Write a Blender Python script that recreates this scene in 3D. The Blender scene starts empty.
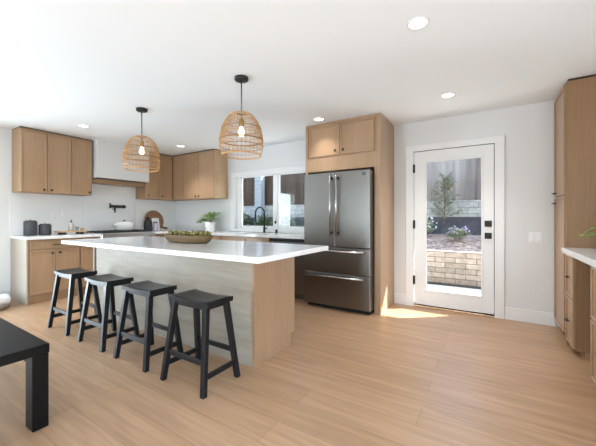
import bpy, bmesh, math, random
from mathutils import Vector, Matrix
random.seed(7)
S = bpy.context.scene
COL = S.collection
PI = math.pi

# ------------------------------------------------------------------ camera
cam = bpy.data.cameras.new('camera')
camo = bpy.data.objects.new('camera', cam)
COL.objects.link(camo)
camo.location = (5.841, -4.2815, 1.1713)
camo.rotation_euler = (PI / 2, 0, 0.5595)
cam.sensor_width = 36.0
cam.lens = 36.0 * 305.12 / 596.0
cam.shift_y = -4.87 / 596.0
cam.clip_start = 0.05
S.camera = camo

# ------------------------------------------------------------------ world, sun, side daylight, added fill lamps, exposure
w = bpy.data.worlds.new('sky')
S.world = w
w.use_nodes = True
nt = w.node_tree
nt.nodes.clear()
sky = nt.nodes.new('ShaderNodeTexSky')
sky.sky_type = 'NISHITA'
sky.sun_disc = False
sky.sun_elevation = math.radians(33)
sky.sun_rotation = math.radians(52)
bg = nt.nodes.new('ShaderNodeBackground')
bg.inputs['Strength'].default_value = 1.0
wo = nt.nodes.new('ShaderNodeOutputWorld')
nt.links.new(sky.outputs[0], bg.inputs[0])
nt.links.new(bg.outputs[0], wo.inputs[0])


def lamp(name, kind, loc, direction, energy, color=(1, 1, 1), **kw):
    d = bpy.data.lights.new(name, kind)
    d.energy = energy
    d.color = color
    for k, v in kw.items():
        setattr(d, k, v)
    o = bpy.data.objects.new(name, d)
    COL.objects.link(o)
    o.location = loc
    o.rotation_euler = Vector(direction).to_track_quat('-Z', 'Y').to_euler()
    return o


lamp('sun', 'SUN', (9, 9, 9), (-1.13, -0.92, -1.0), 30.0, (1.0, 0.95, 0.88), angle=0.006)
# daylight of the big glazed opening in the left wall of the dining side, behind the camera's left
DAY = (0.765, 0.905, 1.0)
lamp('daylight_side', 'AREA', (-0.17, -4.2, 1.03), (1, 0, 0), 140, DAY, shape='RECTANGLE', size=0.88, size_y=1.95)
# fill lamp added outside an invented front wall opening, mainly to brighten the ceiling
lamp('fill_front', 'AREA', (3.3, -7.9, 0.6), (0, 1, 1.3), 150, (0.70, 0.875, 1.0), shape='RECTANGLE', size=0.85, size_y=1.9)
# fill lamp added outside a made-up right wall opening, lights faces turned right
lamp('fill_right', 'AREA', (7.45, -4.6, 0.95), (-1, 0, 0.5), 85, (0.70, 0.875, 1.0), shape='RECTANGLE', size=2.6, size_y=1.9)
S.view_settings.view_transform = 'Standard'
S.view_settings.look = 'None'
S.view_settings.gamma = 1.0
S.view_settings.use_curve_mapping = False
S.view_settings.exposure = -0.08


# ------------------------------------------------------------------ materials
def newmat(name):
    m = bpy.data.materials.new(name)
    m.use_nodes = True
    n = m.node_tree
    b = n.nodes['Principled BSDF']
    return m, n, b


def lin(c):
    return tuple(((x / 255) / 12.92 if x / 255 <= 0.04045 else ((x / 255 + 0.055) / 1.055) ** 2.4) for x in c)


def c4(c):
    return (c[0], c[1], c[2], 1)


def plain(name, col, rough=0.5, metal=0.0, var=0.04, scale=8.0, bump=0.0, bscale=200, spec=0.5, coat=0):
    m, n, b = newmat(name)
    tc = n.nodes.new('ShaderNodeTexCoord')
    nz = n.nodes.new('ShaderNodeTexNoise')
    nz.inputs['Scale'].default_value = scale
    nz.inputs['Detail'].default_value = 3
    n.links.new(tc.outputs['Object'], nz.inputs['Vector'])
    mx = n.nodes.new('ShaderNodeMix')
    mx.data_type = 'RGBA'
    mx.inputs['A'].default_value = c4([max(0, x * (1 - var)) for x in col])
    mx.inputs['B'].default_value = c4([min(1, x * (1 + var)) for x in col])
    n.links.new(nz.outputs['Fac'], mx.inputs['Factor'])
    n.links.new(mx.outputs['Result'], b.inputs['Base Color'])
    b.inputs['Roughness'].default_value = rough
    b.inputs['Metallic'].default_value = metal
    b.inputs['Specular IOR Level'].default_value = spec
    b.inputs['Coat Weight'].default_value = coat
    if bump:
        nb = n.nodes.new('ShaderNodeTexNoise')
        nb.inputs['Scale'].default_value = bscale
        nb.inputs['Detail'].default_value = 2
        n.links.new(tc.outputs['Object'], nb.inputs['Vector'])
        bp = n.nodes.new('ShaderNodeBump')
        bp.inputs['Strength'].default_value = bump
        bp.inputs['Distance'].default_value = 0.004
        n.links.new(nb.outputs['Fac'], bp.inputs['Height'])
        n.links.new(bp.outputs['Normal'], b.inputs['Normal'])
    return m


def wood(name, ca, cb, axis='z', rough=0.45, fine=60.0, stretch=0.05, bump=0.06, big=3.0, bigvar=0.35, spec=0.4, lo=0.3, hi=0.7):
    m, n, b = newmat(name)
    tc = n.nodes.new('ShaderNodeTexCoord')
    mp = n.nodes.new('ShaderNodeMapping')
    sc = {'x': (stretch, 1, 1), 'y': (1, stretch, 1), 'z': (1, 1, stretch)}[axis]
    mp.inputs['Scale'].default_value = sc
    n.links.new(tc.outputs['Object'], mp.inputs['Vector'])
    n1 = n.nodes.new('ShaderNodeTexNoise')
    n1.inputs['Scale'].default_value = fine
    n1.inputs['Detail'].default_value = 5
    n1.inputs['Roughness'].default_value = 0.6
    n.links.new(mp.outputs['Vector'], n1.inputs['Vector'])
    n2 = n.nodes.new('ShaderNodeTexNoise')
    n2.inputs['Scale'].default_value = big
    n2.inputs['Detail'].default_value = 3
    n2.inputs['Distortion'].default_value = 0.8
    n.links.new(mp.outputs['Vector'], n2.inputs['Vector'])
    mf = n.nodes.new('ShaderNodeMix')
    mf.inputs['Factor'].default_value = bigvar
    n.links.new(n1.outputs['Fac'], mf.inputs['A'])
    n.links.new(n2.outputs['Fac'], mf.inputs['B'])
    rp = n.nodes.new('ShaderNodeValToRGB')
    rp.color_ramp.elements[0].position = lo
    rp.color_ramp.elements[0].color = c4(ca)
    rp.color_ramp.elements[1].position = hi
    rp.color_ramp.elements[1].color = c4(cb)
    n.links.new(mf.outputs['Result'], rp.inputs['Fac'])
    n.links.new(rp.outputs['Color'], b.inputs['Base Color'])
    b.inputs['Roughness'].default_value = rough
    b.inputs['Specular IOR Level'].default_value = spec
    bp = n.nodes.new('ShaderNodeBump')
    bp.inputs['Strength'].default_value = bump
    bp.inputs['Distance'].default_value = 0.003
    n.links.new(n1.outputs['Fac'], bp.inputs['Height'])
    n.links.new(bp.outputs['Normal'], b.inputs['Normal'])
    return m


def floor_mat():
    m, n, b = newmat('oak_floor_planks')
    tc = n.nodes.new('ShaderNodeTexCoord')
    br = n.nodes.new('ShaderNodeTexBrick')
    br.offset = 0.37
    br.inputs['Scale'].default_value = 1.0
    br.inputs['Brick Width'].default_value = 1.83
    br.inputs['Row Height'].default_value = 0.19
    br.inputs['Mortar Size'].default_value = 0.0016
    br.inputs['Mortar Smooth'].default_value = 0.2
    br.inputs['Bias'].default_value = 0.0
    br.inputs['Color1'].default_value = c4((0.435, 0.272, 0.160))
    br.inputs['Color2'].default_value = c4((0.49, 0.312, 0.190))
    br.inputs['Mortar'].default_value = c4((0.29, 0.18, 0.105))
    n.links.new(tc.outputs['Object'], br.inputs['Vector'])
    mp = n.nodes.new('ShaderNodeMapping')
    mp.inputs['Scale'].default_value = (0.07, 1, 1)
    n.links.new(tc.outputs['Object'], mp.inputs['Vector'])
    n1 = n.nodes.new('ShaderNodeTexNoise')
    n1.inputs['Scale'].default_value = 26
    n1.inputs['Detail'].default_value = 6
    n1.inputs['Distortion'].default_value = 0.6
    n.links.new(mp.outputs['Vector'], n1.inputs['Vector'])
    rp = n.nodes.new('ShaderNodeValToRGB')
    rp.color_ramp.elements[0].position = 0.3
    rp.color_ramp.elements[0].color = (0.80, 0.78, 0.75, 1)
    rp.color_ramp.elements[1].position = 0.7
    rp.color_ramp.elements[1].color = (1.08, 1.08, 1.08, 1)
    n.links.new(n1.outputs['Fac'], rp.inputs['Fac'])
    mx = n.nodes.new('ShaderNodeMix')
    mx.data_type = 'RGBA'
    mx.blend_type = 'MULTIPLY'
    mx.inputs['Factor'].default_value = 1.0
    n.links.new(br.outputs['Color'], mx.inputs['A'])
    n.links.new(rp.outputs['Color'], mx.inputs['B'])
    n.links.new(mx.outputs['Result'], b.inputs['Base Color'])
    b.inputs['Roughness'].default_value = 0.33
    b.inputs['Specular IOR Level'].default_value = 0.5
    bp = n.nodes.new('ShaderNodeBump')
    bp.inputs['Strength'].default_value = 0.05
    bp.inputs['Distance'].default_value = 0.003
    n.links.new(n1.outputs['Fac'], bp.inputs['Height'])
    n.links.new(bp.outputs['Normal'], b.inputs['Normal'])
    return m


def block_mat(name, ca, cb, mortar, bw, bh, ax='x'):
    m, n, b = newmat(name)
    tc = n.nodes.new('ShaderNodeTexCoord')
    sp = n.nodes.new('ShaderNodeSeparateXYZ')
    cb_ = n.nodes.new('ShaderNodeCombineXYZ')
    n.links.new(tc.outputs['Object'], sp.inputs[0])
    n.links.new(sp.outputs['X'], cb_.inputs['X'])
    n.links.new(sp.outputs['Z'], cb_.inputs['Y'])
    br = n.nodes.new('ShaderNodeTexBrick')
    br.inputs['Scale'].default_value = 1.0
    br.inputs['Brick Width'].default_value = bw
    br.inputs['Row Height'].default_value = bh
    br.inputs['Mortar Size'].default_value = 0.007
    br.inputs['Color1'].default_value = c4(ca)
    br.inputs['Color2'].default_value = c4(cb)
    br.inputs['Mortar'].default_value = c4(mortar)
    n.links.new(cb_.outputs[0], br.inputs['Vector'])
    nz = n.nodes.new('ShaderNodeTexNoise')
    nz.inputs['Scale'].default_value = 14
    nz.inputs['Detail'].default_value = 6
    n.links.new(tc.outputs['Object'], nz.inputs['Vector'])
    mx = n.nodes.new('ShaderNodeMix')
    mx.data_type = 'RGBA'
    mx.blend_type = 'OVERLAY'
    mx.inputs['Factor'].default_value = 0.6
    n.links.new(br.outputs['Color'], mx.inputs['A'])
    n.links.new(nz.outputs['Fac'], mx.inputs['B'])
    n.links.new(mx.outputs['Result'], b.inputs['Base Color'])
    b.inputs['Roughness'].default_value = 0.9
    bp = n.nodes.new('ShaderNodeBump')
    bp.inputs['Strength'].default_value = 0.6
    bp.inputs['Distance'].default_value = 0.02
    n.links.new(nz.outputs['Fac'], bp.inputs['Height'])
    n.links.new(bp.outputs['Normal'], b.inputs['Normal'])
    return m


def quartz_mat():
    m, n, b = newmat('white_quartz')
    tc = n.nodes.new('ShaderNodeTexCoord')
    nz = n.nodes.new('ShaderNodeTexNoise')
    nz.inputs['Scale'].default_value = 1.6
    nz.inputs['Detail'].default_value = 8
    nz.inputs['Distortion'].default_value = 1.5
    n.links.new(tc.outputs['Object'], nz.inputs['Vector'])
    rp = n.nodes.new('ShaderNodeValToRGB')
    e = rp.color_ramp.elements
    e[0].position = 0.44
    e[0].color = (0.80, 0.80, 0.80, 1)
    e[1].position = 0.56
    e[1].color = (0.80, 0.80, 0.80, 1)
    k = e.new(0.5)
    k.color = (0.765, 0.765, 0.77, 1)
    n.links.new(nz.outputs['Fac'], rp.inputs['Fac'])
    n.links.new(rp.outputs['Color'], b.inputs['Base Color'])
    b.inputs['Roughness'].default_value = 0.12
    b.inputs['Specular IOR Level'].default_value = 0.5
    return m


def steel_mat(name, col=(0.225, 0.218, 0.208), rough=0.3, axis='z'):
    m, n, b = newmat(name)
    tc = n.nodes.new('ShaderNodeTexCoord')
    mp = n.nodes.new('ShaderNodeMapping')
    mp.inputs['Scale'].default_value = {'z': (1, 1, 0.01), 'x': (0.01, 1, 1)}[axis]
    n.links.new(tc.outputs['Object'], mp.inputs['Vector'])
    nz = n.nodes.new('ShaderNodeTexNoise')
    nz.inputs['Scale'].default_value = 260
    nz.inputs['Detail'].default_value = 2
    n.links.new(mp.outputs['Vector'], nz.inputs['Vector'])
    mr = n.nodes.new('ShaderNodeMapRange')
    mr.inputs['To Min'].default_value = rough - 0.06
    mr.inputs['To Max'].default_value = rough + 0.08
    n.links.new(nz.outputs['Fac'], mr.inputs['Value'])
    n.links.new(mr.outputs['Result'], b.inputs['Roughness'])
    b.inputs['Base Color'].default_value = c4(col)
    b.inputs['Metallic'].default_value = 1.0
    bp = n.nodes.new('ShaderNodeBump')
    bp.inputs['Strength'].default_value = 0.03
    bp.inputs['Distance'].default_value = 0.001
    n.links.new(nz.outputs['Fac'], bp.inputs['Height'])
    n.links.new(bp.outputs['Normal'], b.inputs['Normal'])
    return m


def glass_mat(name, tint=(0.96, 0.98, 0.97), ior=1.45, boost=1.0):
    m = bpy.data.materials.new(name)
    m.use_nodes = True
    n = m.node_tree
    n.nodes.clear()
    o = n.nodes.new('ShaderNodeOutputMaterial')
    t = n.nodes.new('ShaderNodeBsdfTransparent')
    t.inputs['Color'].default_value = c4(tint)
    g = n.nodes.new('ShaderNodeBsdfGlossy')
    g.inputs['Roughness'].default_value = 0.0
    ge = n.nodes.new('ShaderNodeNewGeometry')
    dt = n.nodes.new('ShaderNodeVectorMath')
    dt.operation = 'DOT_PRODUCT'
    n.links.new(ge.outputs['Normal'], dt.inputs[0])
    n.links.new(ge.outputs['Incoming'], dt.inputs[1])

    def mth(op, x, y=None):
        k = n.nodes.new('ShaderNodeMath')
        k.operation = op
        for i, q in enumerate((x, y)):
            if q is None:
                continue
            if isinstance(q, (int, float)):
                k.inputs[i].default_value = q
            else:
                n.links.new(q, k.inputs[i])
        return k.outputs[0]
    # thin-pane Schlick reflectance, the same on both faces
    c_ = mth('ABSOLUTE', dt.outputs['Value'])
    f_ = mth('ADD', mth('MULTIPLY', mth('POWER', mth('SUBTRACT', 1.0, c_), 5.0), 0.9), 0.022)
    mx = n.nodes.new('ShaderNodeMixShader')
    n.links.new(f_, mx.inputs[0])
    n.links.new(t.outputs[0], mx.inputs[1])
    n.links.new(g.outputs[0], mx.inputs[2])
    n.links.new(mx.outputs[0], o.inputs[0])
    return m


def emit_mat(name, col, strength):
    m, n, b = newmat(name)
    b.inputs['Base Color'].default_value = c4(col)
    b.inputs['Emission Color'].default_value = c4(col)
    b.inputs['Emission Strength'].default_value = strength
    return m


def leaf_mat(name, ca, cb, scale=30):
    m, n, b = newmat(name)
    tc = n.nodes.new('ShaderNodeTexCoord')
    nz = n.nodes.new('ShaderNodeTexNoise')
    nz.inputs['Scale'].default_value = scale
    n.links.new(tc.outputs['Object'], nz.inputs['Vector'])
    rp = n.nodes.new('ShaderNodeValToRGB')
    rp.color_ramp.elements[0].position = 0.35
    rp.color_ramp.elements[0].color = c4(ca)
    rp.color_ramp.elements[1].position = 0.65
    rp.color_ramp.elements[1].color = c4(cb)
    n.links.new(nz.outputs['Fac'], rp.inputs['Fac'])
    n.links.new(rp.outputs['Color'], b.inputs['Base Color'])
    b.inputs['Roughness'].default_value = 0.55
    return m


M = dict(
    wall=plain('white_wall_paint', (0.715, 0.722, 0.724), 0.7, var=0.01, scale=2, bump=0.05, bscale=160),
    ceil=plain('white_ceiling_paint', (0.855, 0.89, 0.915), 0.8, var=0.01, scale=2),
    trim=plain('white_trim_paint', (0.80, 0.805, 0.81), 0.4, var=0.01),
    splash=plain('pale_backsplash_slab', (0.76, 0.772, 0.79), 0.25, var=0.02, scale=3),
    vinyl=plain('white_vinyl', (0.82, 0.83, 0.84), 0.35, var=0.01),
    door=plain('white_door_paint', (0.80, 0.805, 0.81), 0.35, var=0.01),
    floor=floor_mat(),
    oak=wood('oak_cabinet', (0.345, 0.215, 0.124), (0.435, 0.282, 0.170), 'z', rough=0.3, spec=0.5, bump=0.03),
    oakdk=wood('oak_shadow_line', (0.035, 0.02, 0.013), (0.06, 0.036, 0.024), 'z'),  # shade of the gaps above and beside cabinets put into near-black wood
    oakin=wood('oak_side_panel', (0.315, 0.19, 0.105), (0.395, 0.248, 0.144), 'z'),
    litoak=wood('lit_oak_end_panel', (0.36, 0.305, 0.25), (0.44, 0.385, 0.33), 'z'),  # window light on the end panel put into a lighter oak colour
    pale=wood('whitewashed_wood', (0.26, 0.225, 0.182), (0.395, 0.345, 0.285), 'x', fine=34, stretch=0.09, bump=0.15, big=6, bigvar=0.5),
    quartz=quartz_mat(),
    steel=steel_mat('brushed_steel'),
    steelh=steel_mat('brushed_steel_handle', (0.5, 0.495, 0.49), 0.25),
    steeld=plain('dark_grey_steel', (0.16, 0.16, 0.165), 0.4, 0.8),
    black=plain('matte_black_metal', (0.016, 0.016, 0.017), 0.42, 0.3, var=0.1),
    blackgap=plain('black_gasket', (0.012, 0.012, 0.012), 0.8),
    iron=plain('cast_iron', (0.02, 0.021, 0.024), 0.55, 0.2),
    blackwood=wood('black_stained_wood', (0.006, 0.0065, 0.008), (0.013, 0.014, 0.017), 'x', rough=0.33, bump=0.12, spec=0.32),
    benchwood=wood('black_bench_wood', (0.003, 0.0028, 0.0027), (0.008, 0.0073, 0.007), 'x', rough=0.42, bump=0.2, spec=0.13),
    rattan=wood('natural_rattan', (0.48, 0.26, 0.10), (0.72, 0.44, 0.21), 'z', rough=0.6, fine=40, stretch=0.6),
    rattandk=wood('brown_rattan', (0.28, 0.14, 0.06), (0.42, 0.24, 0.11), 'z', rough=0.6, fine=40, stretch=0.6),
    brass=plain('aged_brass', (0.42, 0.29, 0.12), 0.35, 0.9),
    glass=glass_mat('window_glass'),
    bulb=emit_mat('warm_bulb', (1.0, 0.80, 0.52), 7.0),
    lens=emit_mat('downlight_lens', (1.0, 0.98, 0.95), 5.0),
    ceramic=plain('white_ceramic', (0.78, 0.78, 0.77), 0.25, var=0.01),
    charcoal=plain('charcoal_ceramic', (0.045, 0.047, 0.052), 0.5, var=0.1),
    lidwood=wood('light_wood_lid', (0.45, 0.30, 0.17), (0.58, 0.41, 0.25), 'x'),
    board=wood('walnut_board', (0.20, 0.105, 0.05), (0.34, 0.19, 0.10), 'y', fine=30),
    bowlwood=wood('weathered_bowl_wood', (0.07, 0.042, 0.02), (0.24, 0.155, 0.075), 'x', rough=0.75, fine=26, bump=0.4),
    moss=leaf_mat('green_moss', (0.10, 0.10, 0.022), (0.33, 0.31, 0.085), 40),
    olive=leaf_mat('olive_leaf', (0.10, 0.14, 0.06), (0.30, 0.34, 0.16), 20),
    mossdk=leaf_mat('olive_moss', (0.09, 0.06, 0.018), (0.24, 0.19, 0.06), 40),
    leaf=leaf_mat('fresh_leaf', (0.20, 0.36, 0.10), (0.46, 0.60, 0.28), 25),
    leafy=leaf_mat('yellow_green_leaf', (0.16, 0.30, 0.05), (0.42, 0.50, 0.16), 25),
    hedge=leaf_mat('hedge_leaf', (0.045, 0.085, 0.04), (0.12, 0.19, 0.085), 12),
    sage=leaf_mat('grey_green_leaf', (0.16, 0.22, 0.12), (0.34, 0.41, 0.25), 18),
    lilac=leaf_mat('lilac_petal', (0.34, 0.25, 0.42), (0.55, 0.46, 0.62), 20),
    whitepetal=leaf_mat('white_petal', (0.62, 0.62, 0.66), (0.8, 0.8, 0.82), 20),
    stem=plain('brown_stem', (0.12, 0.08, 0.045), 0.8),
    darkgnd=plain('dark_ground', (0.035, 0.035, 0.045), 0.95, var=0.5, scale=30, bump=0.6, bscale=40),  # near-black bluish ground, used on the bank and the drain strip
    mulch=leaf_mat('pinkish_mulch', (0.20, 0.12, 0.09), (0.62, 0.47, 0.40), 13),
    concrete=plain('pale_patio_concrete', (0.74, 0.73, 0.71), 0.85, var=0.06, scale=3, bump=0.1),
    blocks=block_mat('tan_block_wall', (0.25, 0.205, 0.17), (0.36, 0.30, 0.255), (0.12, 0.095, 0.08), 0.33, 0.094),
    blocksg=block_mat('grey_block_wall', (0.36, 0.35, 0.32), (0.44, 0.42, 0.39), (0.21, 0.2, 0.18), 0.42, 0.14),
    fencew=wood('weathered_fence', (0.085, 0.066, 0.058), (0.40, 0.335, 0.30), 'z', rough=0.85, fine=9, stretch=0.04, bigvar=0.7, big=5),
    fencebr=wood('dark_brown_fence', (0.02, 0.011, 0.007), (0.09, 0.052, 0.032), 'z', rough=0.85, fine=14, stretch=0.04, bigvar=0.7, big=5),
    steelp=plain('satin_steel', (0.55, 0.56, 0.57), 0.28, 1.0, var=0.02),
    siding=plain('pale_siding', (0.32, 0.33, 0.34), 0.6, var=0.02),
    oakshade=wood('shaded_oak_panel', (0.25, 0.145, 0.075), (0.325, 0.195, 0.105), 'z'),  # same oak darkened: shade on pantry side and knee space put into colour
    stucco=plain('exterior_stucco', (0.7, 0.69, 0.66), 0.9),
    lavender=plain('lavender_label', (0.46, 0.40, 0.52), 0.4),
    paper=plain('white_card', (0.75, 0.75, 0.75), 0.6),
    clear=glass_mat('clear_tumbler', (0.85, 0.88, 0.88), 1.5),
    fleece=plain('white_fleece', (0.72, 0.72, 0.73), 0.95, var=0.08, scale=30, bump=0.8, bscale=60),
    bedbase=plain('taupe_fabric', (0.24, 0.20, 0.17), 0.9, var=0.1, bump=0.4),
    smoke=plain('amber_grey_bottle', (0.42, 0.40, 0.36), 0.25),
)


# ------------------------------------------------------------------ geometry helpers
class G:
    def __init__(self):
        self.bm = bmesh.new()

    def hexa(self, p, bev=0.0, seg=1):
        """p: 8 corners, bottom ring 0-3 and top ring 4-7"""
        b = self.bm
        v = [b.verts.new(q) for q in p]
        fs = [b.faces.new([v[i] for i in f]) for f in ((3, 2, 1, 0), (4, 5, 6, 7), (0, 1, 5, 4), (1, 2, 6, 5), (2, 3, 7, 6), (3, 0, 4, 7))]
        bmesh.ops.recalc_face_normals(b, faces=fs)
        if bev > 0:
            es = list({e for f in fs for e in f.edges})
            bmesh.ops.bevel(b, geom=es, offset=bev, segments=seg, affect='EDGES', profile=0.5, clamp_overlap=True)
        return self

    def box(self, x0, x1, y0, y1, z0, z1, bev=0.0, seg=1):
        x0, x1 = min(x0, x1), max(x0, x1)
        y0, y1 = min(y0, y1), max(y0, y1)
        return self.hexa([(x0, y0, z0), (x1, y0, z0), (x1, y1, z0), (x0, y1, z0), (x0, y0, z1), (x1, y0, z1), (x1, y1, z1), (x0, y1, z1)], bev, seg)

    def fbox(self, F, u0, u1, v0, v1, n0, n1, bev=0.0):
        ax, s, base = F
        if ax == 'x':
            return self.box(base + s * n0, base + s * n1, u0, u1, v0, v1, bev)
        return self.box(u0, u1, base + s * n0, base + s * n1, v0, v1, bev)

    def tube(self, pts, r, seg=8, closed=False, caps=True):
        b = self.bm
        pts = [Vector(p) for p in pts]
        n = len(pts)
        rs = r if isinstance(r, (list, tuple)) else [r] * n
        rings = []
        up = None
        for i, p in enumerate(pts):
            if closed:
                t = pts[(i + 1) % n] - pts[i - 1]
            else:
                t = pts[min(i + 1, n - 1)] - pts[max(i - 1, 0)]
            t.normalize()
            if up is None:
                a = Vector((0, 0, 1)) if abs(t.z) < 0.9 else Vector((1, 0, 0))
                up = (a - t * a.dot(t)).normalized()
            else:
                up = up - t * up.dot(t)
                if up.length < 1e-5:
                    up = t.orthogonal()
                up.normalize()
            sd = t.cross(up)
            rings.append([b.verts.new(p + (up * math.cos(2 * PI * k / seg) + sd * math.sin(2 * PI * k / seg)) * rs[i]) for k in range(seg)])
        m = n if closed else n - 1
        for i in range(m):
            a, c = rings[i], rings[(i + 1) % n]
            for k in range(seg):
                f = b.faces.new((a[k], a[(k + 1) % seg], c[(k + 1) % seg], c[k]))
                f.smooth = True
        if not closed and caps:
            b.faces.new(list(reversed(rings[0])))
            b.faces.new(rings[-1])
        return self

    def lathe(self, prof, cx=0, cy=0, seg=28, sx=1.0, sy=1.0):
        b = self.bm
        rings = []
        for r, z in prof:
            if r < 1e-6:
                rings.append([b.verts.new((cx, cy, z))])
            else:
                rings.append([b.verts.new((cx + r * sx * math.cos(2 * PI * k / seg), cy + r * sy * math.sin(2 * PI * k / seg), z)) for k in range(seg)])
        for i in range(len(rings) - 1):
            a, c = rings[i], rings[i + 1]
            for k in range(seg):
                k2 = (k + 1) % seg
                if len(a) == 1 and len(c) == 1:
                    continue
                if len(a) == 1:
                    f = b.faces.new((a[0], c[k2], c[k]))
                elif len(c) == 1:
                    f = b.faces.new((a[k], a[k2], c[0]))
                else:
                    f = b.faces.new((a[k], a[k2], c[k2], c[k]))
                f.smooth = True
        return self

    def blob(self, c, r, sub=2, sc=(1, 1, 1), jit=0.0):
        res = bmesh.ops.create_icosphere(self.bm, subdivisions=sub, radius=1.0)
        for v in res['verts']:
            k = 1 + random.uniform(-jit, jit)
            v.co = Vector((c[0] + v.co.x * r * sc[0] * k, c[1] + v.co.y * r * sc[1] * k, c[2] + v.co.z * r * sc[2] * k))
        for f in {f for v in res['verts'] for f in v.link_faces}:
            f.smooth = True
        return self

    def leaf(self, base, d, L, W, droop=0.2):
        """a bent pointed leaf, folded along its midrib"""
        b = self.bm
        d = Vector(d).normalized()
        s = d.cross(Vector((0, 0, 1)))
        if s.length < 1e-3:
            s = Vector((1, 0, 0))
        s.normalize()
        nrm = s.cross(d)
        base = Vector(base)
        prev = None
        for t, wd in ((0, 0.08), (0.3, 0.85), (0.6, 0.9), (0.85, 0.45), (1, 0.02)):
            mid = base + d * L * t - Vector((0, 0, droop * L * t * t))
            l = mid + s * W * 0.5 * wd + nrm * W * 0.12 * wd
            r = mid - s * W * 0.5 * wd + nrm * W * 0.12 * wd
            cur = [b.verts.new(l), b.verts.new(mid), b.verts.new(r)]
            if prev:
                for i in (0, 1):
                    f = b.faces.new((prev[i], prev[i + 1], cur[i + 1], cur[i]))
                    f.smooth = True
            prev = cur
        return self


ORG = {}


def build(name, g, mat, parent=None, loc=None, recalc=True):
    """one mesh object; g holds world coordinates, shifted so the object's origin is its thing's base"""
    if recalc:
        bmesh.ops.recalc_face_normals(g.bm, faces=g.bm.faces)
    if parent is not None:
        org = ORG[parent.name]
    else:
        org = Vector(loc) if loc else Vector((0, 0, 0))
    bmesh.ops.translate(g.bm, verts=g.bm.verts, vec=-org)
    me = bpy.data.meshes.new(name)
    g.bm.to_mesh(me)
    g.bm.free()
    me.materials.append(M[mat] if isinstance(mat, str) else mat)
    o = bpy.data.objects.new(name, me)
    COL.objects.link(o)
    if parent is not None:
        o.parent = parent
    else:
        o.location = org
    ORG[o.name] = org
    return o


def tag(o, label, cat, group=None):
    o['label'] = label
    o['category'] = cat
    if group:
        o['group'] = group
    return o


def thing(name, loc, label, cat, group=None):
    o = bpy.data.objects.new(name, None)
    o.empty_display_size = 0.1
    COL.objects.link(o)
    o.location = loc
    ORG[o.name] = Vector(loc)
    return tag(o, label, cat, group)


def struct(name, g, mat, parent=None, loc=None):
    o = build(name, g, mat, parent, loc)
    if parent is None:
        o['kind'] = 'structure'
    return o


def copy_tree(o, parent=None):
    c = o.copy()
    COL.objects.link(c)
    if parent is not None:
        c.parent = parent
        c.matrix_parent_inverse = o.matrix_parent_inverse.copy()
    for ch in list(o.children):
        copy_tree(ch, c)
    return c


def shaker(F, u0, u1, v0, v1, w=0.022, t=0.02):
    g = G()
    g.fbox(F, u0, u0 + w, v0, v1, 0, t, 0.0025)
    g.fbox(F, u1 - w, u1, v0, v1, 0, t, 0.0025)
    g.fbox(F, u0 + w, u1 - w, v0, v0 + w, 0, t, 0.0025)
    g.fbox(F, u0 + w, u1 - w, v1 - w, v1, 0, t, 0.0025)
    g.fbox(F, u0 + w - 0.001, u1 - w + 0.001, v0 + w - 0.001, v1 - w + 0.001, 0.001, t - 0.012)
    return g


def knob(F, u, v, t=0.02):
    g = G()
    g.fbox(F, u - 0.005, u + 0.005, v - 0.005, v + 0.005, t - 0.001, t + 0.016)
    g.fbox(F, u - 0.014, u + 0.014, v - 0.014, v + 0.014, t + 0.014, t + 0.026, 0.003)
    return g


def barpull(F, u, v, L=0.13, t=0.02, th=0.010):
    g = G()
    g.fbox(F, u - L / 2, u + L / 2, v - th / 2, v + th / 2, t + 0.016, t + 0.027, 0.002)
    for s in (-1, 1):
        g.fbox(F, u + s * (L / 2 - 0.018) - 0.005, u + s * (L / 2 - 0.018) + 0.005, v - 0.004, v + 0.004, t - 0.001, t + 0.018)
    return g


def add_door(root, F, u0, u1, v0, v1, kn=None, label=None, name='door', mat='oak', pull=None):
    d = build(name, shaker(F, u0, u1, v0, v1), mat, root)
    if kn:
        build('knob', knob(F, kn[0], kn[1]), 'black', d)
    if pull:
        build('pull', barpull(F, pull[0], pull[1], pull[2]), 'black', d)
    return d


H = 2.45
FRONT = -7.5
XR = 7.08      # right wall

# ------------------------------------------------------------------ the room shell
g = G(); g.box(-0.15, XR + 0.15, FRONT - 0.15, 0.15, -0.08, 0)
struct('floor', g, 'floor')
g = G(); g.box(-0.15, XR + 0.15, FRONT - 0.15, 0.15, H, H + 0.1)
struct('ceiling', g, 'ceil')
# back wall with the window and the door openings
WX0, WX1, WZ0, WZ1 = 1.74, 3.60, 0.955, 1.995
DX0, DX1, DZ1 = 4.985, 5.90, 2.06
g = G()
g.box(-0.15, WX0, 0, 0.15, 0, H)
g.box(WX0, WX1, 0, 0.15, 0, WZ0)
g.box(WX0, WX1, 0, 0.15, WZ1, H)
g.box(WX1, DX0, 0, 0.15, 0, H)
g.box(DX0, DX1, 0, 0.15, DZ1, H)
g.box(DX1, XR + 0.15, 0, 0.15, 0, H)
struct('wall_back', g, 'wall')
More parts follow.
